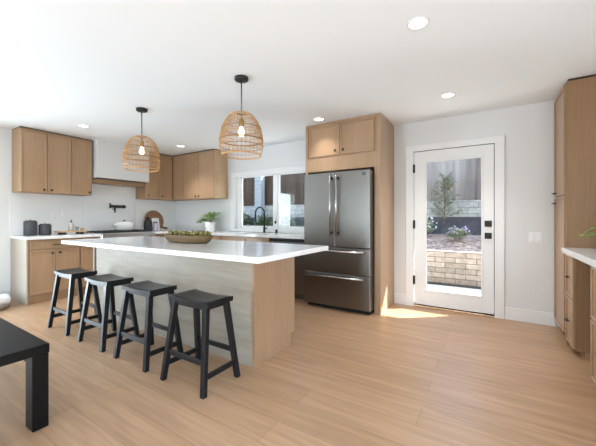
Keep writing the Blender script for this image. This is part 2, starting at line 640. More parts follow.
# left wall with an opening on the dining side
g = G()
g.box(-0.15, 0, -3.72, 0, 0, H)
g.box(-0.15, 0, -4.68, -3.72, 0, 0.03)
g.box(-0.15, 0, -4.68, -3.72, 2.03, H)
g.box(-0.15, 0, FRONT, -4.68, 0, H)
struct('wall_left', g, 'wall')
g = G()
g.box(XR, XR + 0.15, -3.2, 0, 0, H)
g.box(XR, XR + 0.15, -6.0, -3.2, 0, 0.03)
g.box(XR, XR + 0.15, -6.0, -3.2, 2.1, H)  # unseen opening, cut to let the right fill lamp in
g.box(XR, XR + 0.15, FRONT, -6.0, 0, H)
struct('wall_right', g, 'wall')
g = G()
g.box(-0.15, 2.85, FRONT - 0.15, FRONT, 0, H)
g.box(3.76, XR + 0.15, FRONT - 0.15, FRONT, 0, H)
g.box(2.85, 3.76, FRONT - 0.15, FRONT, 2.3, H)  # unseen opening, cut to let the front fill lamp in
g.box(2.85, 3.76, FRONT - 0.15, FRONT, 0, 0.15)
struct('wall_front', g, 'wall')
# baseboards
g = G(); g.box(5.995, 6.452, -0.016, 0, 0, 0.14, 0.003)
struct('baseboard_back', g, 'trim')
g = G(); g.box(4.732, 4.888, -0.016, 0, 0, 0.14, 0.003)
struct('baseboard_back_short', g, 'trim')
bpy.data.objects['baseboard_back_short'].name = 'baseboard_back.001'
g = G(); g.box(0, 0.016, -3.7, -2.765, 0, 0.14, 0.003)
struct('baseboard_left', g, 'trim')
g = G(); g.box(XR - 0.016, XR, -3.2, -2.45, 0, 0.14, 0.003)
struct('baseboard_right', g, 'trim')
# door casing
g = G()
g.box(4.886, DX0 + 0.004, -0.02, 0, 0, 2.135, 0.002)
g.box(DX1 - 0.004, 5.993, -0.02, 0, 0, 2.135, 0.002)
g.box(4.886, 5.993, -0.021, 0, DZ1 - 0.004, 2.136, 0.002)
struct('trim_1', g, 'trim')
# backsplash slabs (pale stone, thin, on the wall)
g = G()
g.box(0, 0.012, -2.765, -1.845, 0.92, 1.542)
g.box(0, 0.012, -1.843, -0.93, 0.92, 1.83)
g.box(0, 0.012, -0.928, 0, 0.92, 1.542)
g.box(0.012, 1.638, -0.012, 0, 0.92, 1.542)
struct('trim_2', g, 'splash')

# ------------------------------------------------------------------ window over the sink
g = G()
g.box(1.645, 1.745, -0.022, 0, 0.925, 2.03, 0.003)
g.box(3.595, 3.672, -0.022, 0, 0.925, 2.03, 0.003)
g.box(1.645, 3.672, -0.024, 0, 1.94, 2.031, 0.003)
g.box(1.645, 3.672, -0.03, 0, 0.925, 0.962, 0.003)
g.box(1.74, 1.745, 0, 0.15, 0.955, 1.995)
struct('trim_3', g, 'trim')
g = G()
y0, y1 = 0.05, 0.11
g.box(1.745, 1.83, y0, y1, 0.956, 1.994, 0.004)
g.box(3.51, 3.598, y0, y1, 0.956, 1.994, 0.004)
g.box(1.83, 3.51, y0, y1, 0.956, 1.005, 0.004)
g.box(1.83, 3.51, y0, y1, 1.955, 1.994, 0.004)
g.box(2.63, 2.70, y0, y1, 1.005, 1.955, 0.004)
win = struct('window_1', g, 'vinyl')
g = G()
for a, b_ in ((1.83, 2.63), (2.70, 3.51)):
    for (p, q, r, s) in ((a, a + 0.035, 1.005, 1.955), (b_ - 0.03, b_, 1.005, 1.955), (a, b_, 1.005, 1.03), (a, b_, 1.93, 1.955)):
        g.box(p, q, y0 + 0.012, y1 - 0.012, r, s, 0.002)
build('sash', g, 'vinyl', win)
g = G(); g.box(1.86, 2.605, 0.078, 0.082, 1.025, 1.935)
build('pane', g, 'glass', win)
g = G(); g.box(2.73, 3.485, 0.078, 0.082, 1.025, 1.935)
build('pane', g, 'glass', win)
g = G(); g.box(2.655, 2.677, 0.03, 0.052, 1.075, 1.125, 0.003); g.box(2.66, 2.672, 0.018, 0.032, 1.085, 1.10, 0.002)
build('latch', g, 'black', win)

# ------------------------------------------------------------------ glazed door
dz0, dz1 = 0.032, 2.05
dx0, dx1 = 4.993, 5.893
gx0, gx1, gz0, gz1 = 5.14, 5.769, 0.225, 1.907
g = G()
g.box(dx0, gx0, 0.0, 0.045, dz0, dz1, 0.002)
g.box(gx1, dx1 - 0.004, 0.0, 0.045, dz0, dz1, 0.002)
g.box(gx0, gx1, 0.0, 0.045, dz0, gz0, 0.0)
g.box(gx0, gx1, 0.0, 0.045, gz1, dz1, 0.0)
dr = struct('door_1', g, 'door')
g = G()
for (a, b_, c, d) in ((gx0 - 0.012, gx0 + 0.008, gz0 - 0.012, gz1 + 0.012), (gx1 - 0.008, gx1 + 0.012, gz0 - 0.012, gz1 + 0.012), (gx0, gx1, gz0 - 0.012, gz0 + 0.008), (gx0, gx1, gz1 - 0.008, gz1 + 0.012)):
    g.box(a, b_, -0.006, 0.004, c, d, 0.002)
build('glazing_bead', g, 'trim', dr)
g = G(); g.box(gx0, gx1, 0.02, 0.024, gz0, gz1)
build('pane', g, 'glass', dr)
for z in (1.828, 1.088, 0.35):
    g = G(); g.tube([(dx0 - 0.002, -0.026, z - 0.055), (dx0 - 0.002, -0.026, z + 0.055)], 0.010, 10); g.box(dx0 - 0.012, dx0 + 0.012, -0.022, 0.0, z - 0.055, z + 0.055)
    build('hinge', g, 'black', dr)
g = G(); g.box(5.795, 5.868, -0.012, 0, 1.068, 1.14, 0.003); g.tube([(5.8315, -0.012, 1.104), (5.8315, -0.03, 1.104)], 0.016, 14)
build('deadbolt', g, 'black', dr)
g = G(); g.box(5.795, 5.868, -0.012, 0, 0.925, 0.997, 0.003); g.tube([(5.8315, -0.012, 0.961), (5.8315, -0.045, 0.961)], 0.011, 12); g.box(5.808, 5.855, -0.056, -0.040, 0.938, 0.984, 0.005)
build('handle', g, 'black', dr)
g = G(); g.box(dx1 - 0.003, dx1 + 0.0025, -0.001, 0.03, 0.90, 0.975)
build('strike_plate', g, 'black', dr)
g = G()
g.box(dx0 - 0.004, dx1 + 0.004, 0.012, 0.05, dz1, DZ1 - 0.001)
g.box(dx1 - 0.003, dx1 + 0.004, 0.012, 0.05, 0.02, DZ1 - 0.002)
g.box(dx0, dx1, 0.002, 0.05, 0.0145, 0.031)
build('weatherstrip', g, 'blackgap', dr)
g = G(); g.box(DX0 + 0.001, DX1 - 0.001, -0.03, 0.0, 0.0, 0.014, 0.004)
build('threshold', g, 'lidwood', dr)

# switch plate right of the door
sw = thing('light_switch', (6.278, 0, 0.955), 'white two-rocker light switch plate on the wall right of the door', 'switch')
g = G(); g.box(6.218, 6.338, -0.007, 0, 0.897, 1.013, 0.003)
build('plate', g, 'vinyl', sw)
for x in (6.252, 6.304):
    g = G(); g.box(x - 0.017, x + 0.017, -0.012, -0.006, 0.921, 0.989, 0.003)
    build('rocker', g, 'vinyl', sw)

# ------------------------------------------------------------------ left wall upper cabinets
FL = ('x', 1, 0.34)
UZ0, UZ1 = 1.542, 2.435


def upper_left(name, ya, yb, doors, label, group='oak wall cabinets'):
    r = thing(name, (0.17, (ya + yb) / 2, UZ0), label, 'cabinet', group)
    g = G(); g.box(0.0125, 0.34, ya, yb, UZ0, UZ1, 0.002)
    build('body', g, 'oakin', r)
    for (a, b_, kn) in doors:
        add_door(r, FL, a, b_, UZ0 + 0.004, UZ1 - 0.02, kn)
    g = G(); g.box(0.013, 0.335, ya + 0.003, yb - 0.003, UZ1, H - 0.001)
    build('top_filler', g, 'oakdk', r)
    return r


upper_left('wall_cabinet', -2.745, -2.137, [(-2.742, -2.446, (-2.485, 1.583)), (-2.438, -2.142, (-2.392, 1.585))],
           'oak wall cabinet with two doors at far left above the black canisters')
upper_left('wall_cabinet', -2.135, -1.845, [(-2.128, -1.849, (-1.893, 1.588))],
           'narrow one-door oak wall cabinet left of the white range hood')
upper_left('wall_cabinet', -0.925, -0.345, [(-0.921, -0.647, (-0.885, 1.60)), (-0.639, -0.372, (-0.597, 1.60))],
           'oak wall cabinet in the corner right of the white range hood')
FB = ('y', -1, -0.34)
r = thing('wall_cabinet', (1.0, -0.17, UZ0), 'two-door oak wall cabinet on the back wall left of the window', 'cabinet', 'oak wall cabinets')
g = G(); g.box(0.0125, 1.545, -0.34, -0.0125, UZ0, UZ1, 0.002)
build('body', g, 'oakin', r)
g = G(); g.box(1.5455, 1.563, -0.341, -0.0125, UZ0, UZ1, 0.001)
build('side_panel', g, 'lidwood', r)  # paler wood on this side carries the window light in its colour
add_door(r, FB, 0.672, 1.119, UZ0 + 0.004, UZ1 - 0.02, (1.077, 1.592))
add_door(r, FB, 1.127, 1.557, UZ0 + 0.004, UZ1 - 0.02, (1.172, 1.590))
g = G(); g.fbox(FB, 0.362, 0.668, UZ0 + 0.004, UZ1 - 0.02, 0, 0.012, 0.001)
build('corner_filler', g, 'oak', r)
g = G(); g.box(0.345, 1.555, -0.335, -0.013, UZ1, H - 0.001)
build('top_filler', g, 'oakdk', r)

# range hood
r = thing('range_hood', (0.24, -1.38, 1.80), 'white boxed range hood reaching the ceiling above the range', 'range hood')
g = G(); g.box(0.0125, 0.465, -1.815, -0.93, 1.838, H - 0.001, 0.002)
build('shell', g, 'wall', r)
g = G(); g.box(0.09, 0.43, -1.79, -0.97, 1.826, 1.839)
build('filter_insert', g, 'steeld', r)
g = G(); g.box(0.0125, 0.33, -1.836, -0.932, 1.765, 1.825, 0.002)
build('wood_liner', g, 'oakin', r)

# ------------------------------------------------------------------ left base cabinets
FBL = ('x', 1, 0.585)
BT = 0.878


def base_left(ya, yb, fronts, label, endpanel=False):
    r = thing('base_cabinet', (0.3, (ya + yb) / 2, 0), label, 'cabinet', 'oak base cabinets')
    g = G(); g.box(0.001, 0.585, ya, yb, 0.105, BT - 0.001, 0.001)
    build('body', g, 'oakin', r)
    g = G(); g.box(0.002, 0.535 if not endpanel else 0.575, ya + 0.002, yb - 0.002, 0.0, 0.106)
    build('toe_kick', g, 'oakin', r)
    for f in fronts:
        kind, a, b_, z0, z1, hw = f
        if kind == 'door':
            add_door(r, FBL, a, b_, z0, z1, hw)
        else:
            add_door(r, FBL, a, b_, z0, z1, None, name='drawer', pull=hw)
    if endpanel:
        g = G(); g.box(0.001, 0.607, ya - 0.02, ya - 0.0005, 0.0, BT - 0.001, 0.001)
        build('end_panel', g, 'litoak', r)
    return r


base_left(-2.735, -2.115, [('drawer', -2.720, -2.128, 0.742, 0.868, (-2.41, 0.80, 0.12)),
                           ('door', -2.720, -2.431, 0.125, 0.728, (-2.468, 0.680)), ('door', -2.423, -2.128, 0.125, 0.728, (-2.378, 0.680))],
          'oak base cabinet at far left with one wide drawer over two doors', True)
base_left(-2.113, -1.845, [('drawer', -2.108, -1.850, 0.742, 0.868, (-1.98, 0.80, 0.10)), ('door', -2.108, -1.850, 0.125, 0.728, (-1.89, 0.680))],
          'narrow oak base cabinet just left of the range')
base_left(-0.925, -0.652, [('drawer', -0.920, -0.656, 0.742, 0.868, (-0.79, 0.80, 0.10)), ('door', -0.920, -0.656, 0.125, 0.728, (-0.88, 0.680))],
          'narrow oak base cabinet just right of the range')

# range
r = thing('gas_range', (0.33, -1.385, 0), 'stainless gas range with black grates against the left wall', 'stove')
ya, yb = -1.838, -0.932
g = G(); g.box(0.013, 0.62, ya, yb, 0.06, 0.90, 0.003)
g.box(0.03, 0.57, ya + 0.02, yb - 0.02, 0.0, 0.07)
build('body', g, 'steelp', r)
g = G(); g.box(0.013, 0.665, ya, yb, 0.895, 0.925, 0.004)
build('cooktop', g, 'steelp', r)
g = G(); g.box(0.62, 0.66, ya, yb, 0.775, 0.897, 0.006)
cp = build('control_panel', g, 'steelp', r)
for i in range(6):
    y = ya + 0.09 + i * 0.145
    g = G(); g.tube([(0.66, y, 0.835), (0.695, y, 0.835)], [0.024, 0.019], 16)
    build('dial', g, 'black', cp)
g = G(); g.box(0.62, 0.65, ya + 0.004, yb - 0.004, 0.17, 0.765, 0.004)
od = build('oven_door', g, 'steelp', r)
g = G(); g.box(0.649, 0.653, ya + 0.15, yb - 0.15, 0.33, 0.62)
build('oven_window', g, 'blackgap', od)
g = G(); g.tube([(0.69, ya + 0.06, 0.70), (0.69, yb - 0.06, 0.70)], 0.012, 10)
for y in (ya + 0.09, yb - 0.09):
    g.tube([(0.648, y, 0.70), (0.69, y, 0.70)], 0.009, 8)
build('oven_handle', g, 'steelp', od)
for k in range(3):
    a = ya + 0.03 + k * 0.284
    b_ = a + 0.278
    g = G()
    for x in (0.06, 0.335, 0.60):
        g.box(x - 0.008, x + 0.008, a, b_, 0.926, 0.952, 0.002)
    for y in (a + 0.008, (a + b_) / 2 - 0.05, (a + b_) / 2 + 0.05, b_ - 0.008):
        g.box(0.052, 0.608, y - 0.007, y + 0.007, 0.934, 0.956, 0.002)
    build('grate', g, 'iron', r)
    for x in (0.2, 0.47):
        g = G(); g.lathe([(0, 0.925), (0.045, 0.925), (0.045, 0.934), (0.03, 0.942), (0, 0.944)], x, (a + b_) / 2, 18)
        build('burner', g, 'iron', r)

# ------------------------------------------------------------------ back base cabinets, dishwasher, sink
FBB = ('y', -1, -0.585)


def base_back(xa, xb, fronts, label, open_top=False):
    r = thing('base_cabinet', ((xa + xb) / 2, -0.3, 0), label, 'cabinet', 'oak base cabinets')
    g = G()
    if open_top:
        g.box(xa, xa + 0.018, -0.585, -0.001, 0.105, BT - 0.001)
        g.box(xb - 0.018, xb, -0.585, -0.001, 0.105, BT - 0.001)
        g.box(xa, xb, -0.585, -0.001, 0.105, 0.123)
        g.box(xa, xb, -0.018, -0.001, 0.105, BT - 0.001)
        g.box(xa, xb, -0.585, -0.567, 0.68, BT - 0.001)
    else:
        g.box(xa, xb, -0.585, -0.001, 0.105, BT - 0.001, 0.001)
    build('body', g, 'oakin', r)
    g = G(); g.box(xa + 0.002, xb - 0.002, -0.53, -0.002, 0, 0.106)
    build('toe_kick', g, 'oakin', r)
    for kind, a, b_, z0, z1, hw in fronts:
        if kind == 'door':
            add_door(r, FBB, a, b_, z0, z1, hw)
        else:
            add_door(r, FBB, a, b_, z0, z1, None, name='drawer', pull=hw)
    return r


base_back(0.63, 1.975, [('drawer', 0.66, 1.31, 0.742, 0.868, (0.985, 0.80, 0.13)), ('drawer', 1.315, 1.968, 0.742, 0.868, (1.64, 0.80, 0.13)),
                        ('door', 0.66, 1.31, 0.125, 0.728, (1.26, 0.68)), ('door', 1.315, 1.968, 0.125, 0.728, (1.36, 0.68))],
          'oak base cabinet on the back wall below the potted plant')
base_back(1.985, 3.015, [('drawer', 1.992, 2.514, 0.742, 0.868, None), ('drawer', 2.518, 3.009, 0.742, 0.868, None),
                         ('door', 1.992, 2.514, 0.125, 0.728, (2.47, 0.68)), ('door', 2.518, 3.009, 0.125, 0.728, (2.56, 0.68))],
          'oak sink cabinet under the kitchen window beside the dishwasher', True)
r = thing('dishwasher', (3.345, -0.3, 0), 'stainless dishwasher with black top edge left of the refrigerator', 'dishwasher')
g = G(); g.box(3.025, 3.668, -0.57, -0.002, 0.09, 0.868); g.box(3.03, 3.664, -0.52, -0.01, 0, 0.09)
build('body', g, 'steeld', r)
g = G(); g.box(3.027, 3.666, -0.615, -0.57, 0.10, 0.825, 0.004)
d = build('door', g, 'steel', r)
g = G(); g.tube([(3.08, -0.655, 0.765), (3.61, -0.655, 0.765)], 0.011, 10)
for x in (3.10, 3.59):
    g.tube([(x, -0.614, 0.765), (x, -0.655, 0.765)], 0.008, 8)
build('handle', g, 'steelh', d)
g = G(); g.box(3.027, 3.666, -0.605, -0.57, 0.829, 0.868, 0.003)
build('control_strip', g, 'blackgap', r)

# countertops (white quartz)
g = G(); g.box(0.013, 0.645, -2.765, -1.842, 0.879, 0.92, 0.003)
tag(build('countertop', g, 'quartz', None, (0.3, -2.3, 0.879)), 'white quartz countertop under the black canisters left of the range', 'countertop', 'white quartz countertops')
SX0, SX1, SY0, SY1 = 2.15, 2.87, -0.52, -0.17
g = G()
g.box(0.013, 0.645, -0.928, -0.013, 0.879, 0.92, 0.0)
g.box(0.645, SX0, -0.645, -0.013, 0.879, 0.92, 0.0)
g.box(SX1, 3.672, -0.645, -0.013, 0.879, 0.92, 0.0)
g.box(SX0, SX1, -0.645, SY0, 0.879, 0.92, 0.0)
g.box(SX0, SX1, SY1, -0.013, 0.879, 0.92, 0.0)
tag(build('countertop', g, 'quartz', None, (2.0, -0.3, 0.879)), 'white quartz countertop along the back wall around the sink', 'countertop', 'white quartz countertops')
r = thing('sink', (2.51, -0.345, 0.68), 'undermount steel sink set into the counter below the window', 'sink')
g = G()
g.box(SX0, SX1, SY0, SY1, 0.685, 0.69)
g.box(SX0 - 0.004, SX0, SY0 - 0.004, SY1 + 0.004, 0.685, 0.878)
g.box(SX1, SX1 + 0.004, SY0 - 0.004, SY1 + 0.004, 0.685, 0.878)
g.box(SX0, SX1, SY0 - 0.004, SY0, 0.685, 0.878)
g.box(SX0, SX1, SY1, SY1 + 0.004, 0.685, 0.878)
build('basin', g, 'steel', r)
g = G(); g.lathe([(0, 0.6905), (0.04, 0.6905), (0.045, 0.694), (0.03, 0.696), (0, 0.693)], 2.51, -0.345, 20)
build('drain', g, 'steelh', r)
# faucet
r = thing('faucet', (2.545, -0.115, 0.92), 'matte black gooseneck faucet on the counter in front of the window', 'faucet')
fx, fy = 2.545, -0.115
g = G(); g.lathe([(0, 0.92), (0.028, 0.92), (0.028, 0.932), (0.02, 0.94), (0.02, 1.02), (0.0165, 1.03), (0, 1.03)], fx, fy, 18)
build('base', g, 'black', r)
pts = [(fx, fy, 1.02), (fx, fy, 1.25)]
dx_, dy_ = -0.42, -0.9
R_ = 0.085
for k in range(1, 13):
    a = PI * k / 12
    q = R_ * (1 - math.cos(a))
    pts.append((fx + dx_ * q, fy + dy_ * q, 1.25 + R_ * 1.25 * math.sin(a)))
pts.append((fx + dx_ * 2 * R_, fy + dy_ * 2 * R_, 1.21))
g = G(); g.tube(pts, 0.0125, 12)
sp = build('spout', g, 'black', r)
ex, ey = fx + dx_ * 2 * R_, fy + dy_ * 2 * R_
g = G(); g.tube([(ex, ey, 1.225), (ex, ey, 1.215), (ex, ey, 1.12), (ex, ey, 1.11)], [0.013, 0.017, 0.019, 0.016], 12)
build('spray_head', g, 'black', sp)
g = G(); g.tube([(fx + 0.02, fy, 0.99), (fx + 0.055, fy, 0.99)], 0.011, 10); g.tube([(fx + 0.05, fy, 0.99), (fx + 0.075, fy - 0.01, 1.06)], [0.007, 0.005], 8)
build('lever', g, 'black', r)
r = tag(build('air_gap_cap', G().lathe([(0, 0.92), (0.02, 0.92), (0.02, 0.972), (0.017, 0.98), (0, 0.98)], 2.80, -0.11, 16), 'black', None, (2.80, -0.11, 0.92)),
        'short black cap on the counter right of the faucet', 'sink fitting')

# ------------------------------------------------------------------ refrigerator and its enclosure
r = thing('tall_cabinet', (4.2, -0.32, 0), 'tall oak enclosure with two doors above the refrigerator', 'cabinet')
g = G(); g.box(4.69, 4.729, -0.626, -0.001, 0, 2.43, 0.001)
build('side_panel', g, 'oak', r)
g = G(); g.box(3.677, 3.715, -0.626, -0.001, 0, 2.43, 0.001)
build('side_panel', g, 'oak', r)
g = G(); g.box(3.715, 4.69, -0.60, -0.002, 1.80, 2.43)
build('body', g, 'oakin', r)
g = G(); g.box(3.715, 4.69, -0.624, -0.60, 1.80, 1.985, 0.001); g.box(3.715, 4.69, -0.612, -0.60, 1.985, 2.43)
build('fascia', g, 'oak', r)
g = G(); g.box(4.652, 4.6895, -0.625, -0.605, 0, 1.80, 0.001)
build('filler_stile', g, 'oak', r)
FF = ('y', -1, -0.614)
add_door(r, FF, 3.735, 4.191, 2.0, 2.405, (4.135, 2.055))
add_door(r, FF, 4.199, 4.648, 2.0, 2.405, (4.25, 2.055))
g = G(); g.box(3.68, 4.726, -0.622, -0.002, 2.43, H - 0.001)
build('top_filler', g, 'oak', r)

r = thing('refrigerator', (4.2, -0.4, 0), 'stainless french-door refrigerator with two bottom freezer drawers', 'refrigerator')
fx0, fx1 = 3.735, 4.645
yf = -0.765
g = G(); g.box(fx0 + 0.005, fx1 - 0.005, -0.665, -0.03, 0.045, 1.74, 0.003)
build('case', g, 'steeld', r)
g = G(); g.box(fx0 + 0.02, fx1 - 0.02, -0.69, -0.05, 0.0, 0.046)
build('base_grille', g, 'blackgap', r)
g = G(); g.box(3.716, 4.689, -0.56, -0.004, 1.742, 1.797)
build('top_gap_shade', g, 'blackgap', r)  # black box put above the case as the shade in the gap
xm = 4.187
for (a, b_, hx, nm) in ((fx0, xm - 0.002, 4.145, 0), (xm + 0.002, fx1, 4.230, 1)):
    g = G(); g.box(a, b_, yf, -0.668, 0.805, 1.755, 0.008, 2)
    d = build('door', g, 'steel', r)
    hb = G(); hb.tube([(hx, yf - 0.055, 0.945), (hx, yf - 0.055, 1.715)], 0.0135, 12)
    h_ = build('handle', hb, 'steelh', d)
    for z in (0.985, 1.675):
        hb = G(); hb.box(hx - 0.012, hx + 0.012, yf - 0.050, yf + 0.002, z - 0.018, z + 0.018, 0.003)
        build('handle_mount', hb, 'black', h_) if False else build('handle_mount', hb, 'black', d)
    if nm:
        g = G(); g.box(4.548, 4.592, yf - 0.005, yf + 0.001, 1.690, 1.722, 0.006)
        build('badge', g, 'black', d)
        g = G()
        g.tube([(4.570 + 0.011 * math.cos(k * PI / 8), yf - 0.006, 1.706 + 0.009 * math.sin(k * PI / 8)) for k in range(16)], 0.0018, 6, closed=True)
        g.box(4.561, 4.579, yf - 0.0075, yf - 0.005, 1.7045, 1.7075)
        build('badge_emblem', g, 'steelh', d)
for (z0, z1, hz) in ((0.475, 0.797, 0.757), (0.055, 0.467, 0.435)):
    g = G(); g.box(fx0, fx1, yf, -0.668, z0, z1, 0.008, 2)
    d = build('freezer_drawer', g, 'steel', r)
    g = G(); g.tube([(fx0 + 0.06, yf - 0.05, hz), (fx1 - 0.06, yf - 0.05, hz)], 0.0135, 12)
    for x in (fx0 + 0.09, fx1 - 0.09):
        g.tube([(x, yf + 0.002, hz), (x, yf - 0.05, hz)], 0.009, 8)
    build('handle', g, 'steelh', d)

# ------------------------------------------------------------------ island
IX0, IX1, IY0, IY1 = 1.739, 4.607, -2.78, -1.79
g = G(); g.box(IX0, IX1, IY0, IY1, 0.881, 0.921, 0.004, 2)
tag(build('countertop', g, 'quartz', None, (3.17, -2.28, 0.881)), 'white quartz island countertop carrying the wooden bowl', 'countertop', 'white quartz countertops')
r = thing('kitchen_island', (3.0, -2.2, 0), 'kitchen island base with whitewashed back and oak end panel', 'kitchen island')
bx0, bx1, by0 = 1.745, 4.286, -2.44
g = G(); g.box(bx0 + 0.05, bx1 - 0.02, by0 + 0.022, -1.87, 0.10, 0.880)
build('body', g, 'oakin', r)
g = G(); g.box(bx0 + 0.055, bx1 - 0.021, by0, by0 + 0.022, 0.0, 0.880)
build('back_panel', g, 'pale', r)
g = G(); g.box(bx0, bx0 + 0.03, by0 - 0.012, -1.87, 0.0, 0.880, 0.001)
build('end_panel', g, 'pale', r)
g = G(); g.box(bx1 - 0.02, bx1, by0 - 0.002, -1.914, 0.0, 0.880); g.box(bx1 - 0.02, bx1, -1.914, -1.862, 0.105, 0.880)
build('end_panel', g, 'oak', r)
g = G(); g.box(bx0 + 0.03, bx1 - 0.021, by0 + 0.022, -1.93, 0.0, 0.10)
build('toe_kick', g, 'oakin', r)
FI = ('y', 1, -1.87)
for k in range(4):
    a = bx0 + 0.032 + k * 0.626
    add_door(r, FI, a, a + 0.621, 0.11, 0.872)

# ------------------------------------------------------------------ bar stools
def make_stool():
    r = thing('bar_stool', (0, 0, 0), '', 'stool', 'black saddle stools along the island')
    W, D, ZT = 0.415, 0.24, 0.605
    g = G()
    b = g.bm
    n, m = 12, 5
    top, bot = [], []
    for i in range(n + 1):
        x = -W / 2 + W * i / n
        s = (2 * x / W) ** 2
        rt, rb = [], []
        for j in range(m + 1):
            y = -D / 2 + D * j / m
            rt.append(b.verts.new((x, y, ZT - 0.013 * (1 - s))))
            rb.append(b.verts.new((x, y, ZT - 0.034 - 0.004 * (1 - s))))
        top.append(rt); bot.append(rb)
    for i in range(n):
        for j in range(m):
            f = b.faces.new((top[i][j], top[i + 1][j], top[i + 1][j + 1], top[i][j + 1])); f.smooth = True
            b.faces.new((bot[i][j + 1], bot[i + 1][j + 1], bot[i + 1][j], bot[i][j]))
        b.faces.new((bot[i][0], bot[i + 1][0], top[i + 1][0], top[i][0]))
        b.faces.new((top[i][m], top[i + 1][m], bot[i + 1][m], bot[i][m]))
    for j in range(m):
        b.faces.new((top[0][j], top[0][j + 1], bot[0][j + 1], bot[0][j]))
        b.faces.new((bot[n][j], bot[n][j + 1], top[n][j + 1], top[n][j]))
    build('seat', g, 'blackwood', r)
    hs = 0.019
    tx, ty, fx_, fy_ = W / 2 - 0.045, D / 2 - 0.028, 0.213, 0.158

    def ctr(sx, sy, z):
        t = z / 0.57
        return (sx * (fx_ + (tx - fx_) * t), sy * (fy_ + (ty - fy_) * t))
    for sx in (-1, 1):
        for sy in (-1, 1):
            p = []
            for z in (0.0, 0.574):
                cx, cy = ctr(sx, sy, z)
                k = hs * (0.95 if z == 0 else 1.05)
                p += [(cx - k, cy - k, z), (cx + k, cy - k, z), (cx + k, cy + k, z), (cx - k, cy + k, z)]
            g = G(); g.hexa(p, 0.003)
            build('leg', g, 'blackwood', r)
    for sy in (-1, 1):
        z = 0.205
        a, b2 = ctr(-1, sy, z), ctr(1, sy, z)
        g = G(); g.box(a[0] + 0.012, b2[0] - 0.012, a[1] - 0.009, a[1] + 0.009, z - 0.018, z + 0.018, 0.002)
        build('stretcher', g, 'blackwood', r)
    for sx in (-1, 1):
        z = 0.115
        a, b2 = ctr(sx, -1, z), ctr(sx, 1, z)
        g = G(); g.box(a[0] - 0.009, a[0] + 0.009, a[1] + 0.012, b2[1] - 0.012, z - 0.018, z + 0.018, 0.002)
        build('stretcher', g, 'blackwood', r)
    g = G()
    for sy in (-1, 1):
        cy = ctr(1, sy, 0.545)[1]
        g.box(-tx + 0.01, tx - 0.01, cy - 0.009, cy + 0.009, 0.545, 0.566)
    for sx in (-1, 1):
        cx = sx * tx * 1.01
        g.box(cx - 0.009, cx + 0.009, -ty + 0.01, ty - 0.01, 0.545, 0.568)
    build('apron', g, 'blackwood', r)
    return r


st = make_stool()
stool_spots = [(2.06, -2.765, 'black saddle stool at the far left end of the island, farthest from the camera'),
               (2.755, -2.765, 'second black saddle stool from the far left end of the island'),
               (3.405, -2.765, 'third black saddle stool from the far left, beside the nearest one'),
               (4.05, -2.765, 'nearest black saddle stool, by the oak end of the island')]
for i, (x, y, lab) in enumerate(stool_spots):
    o = st if i == 0 else copy_tree(st)
    o.location = (x, y, 0)
    o['label'] = lab

# ------------------------------------------------------------------ rattan pendants
PROF = [(r_ * 0.95, z_ * 0.94) for r_, z_ in ((0.045, 0.0), (0.085, -0.012), (0.122, -0.04), (0.153, -0.082), (0.177, -0.13), (0.194, -0.185), (0.204, -0.24), (0.207, -0.29), (0.203, -0.335), (0.194, -0.378), (0.183, -0.415))]


def prof_at(z):
    for (r0, z0), (r1, z1) in zip(PROF, PROF[1:]):
        if z0 >= z >= z1:
            t = (z - z0) / (z1 - z0)
            return r0 + (r1 - r0) * t
    return PROF[-1][0]


def ring(g, r, z, rad, n=48, seg=6):
    g.tube([(r * math.cos(2 * PI * k / n), r * math.sin(2 * PI * k / n), z) for k in range(n)], rad, seg, closed=True)


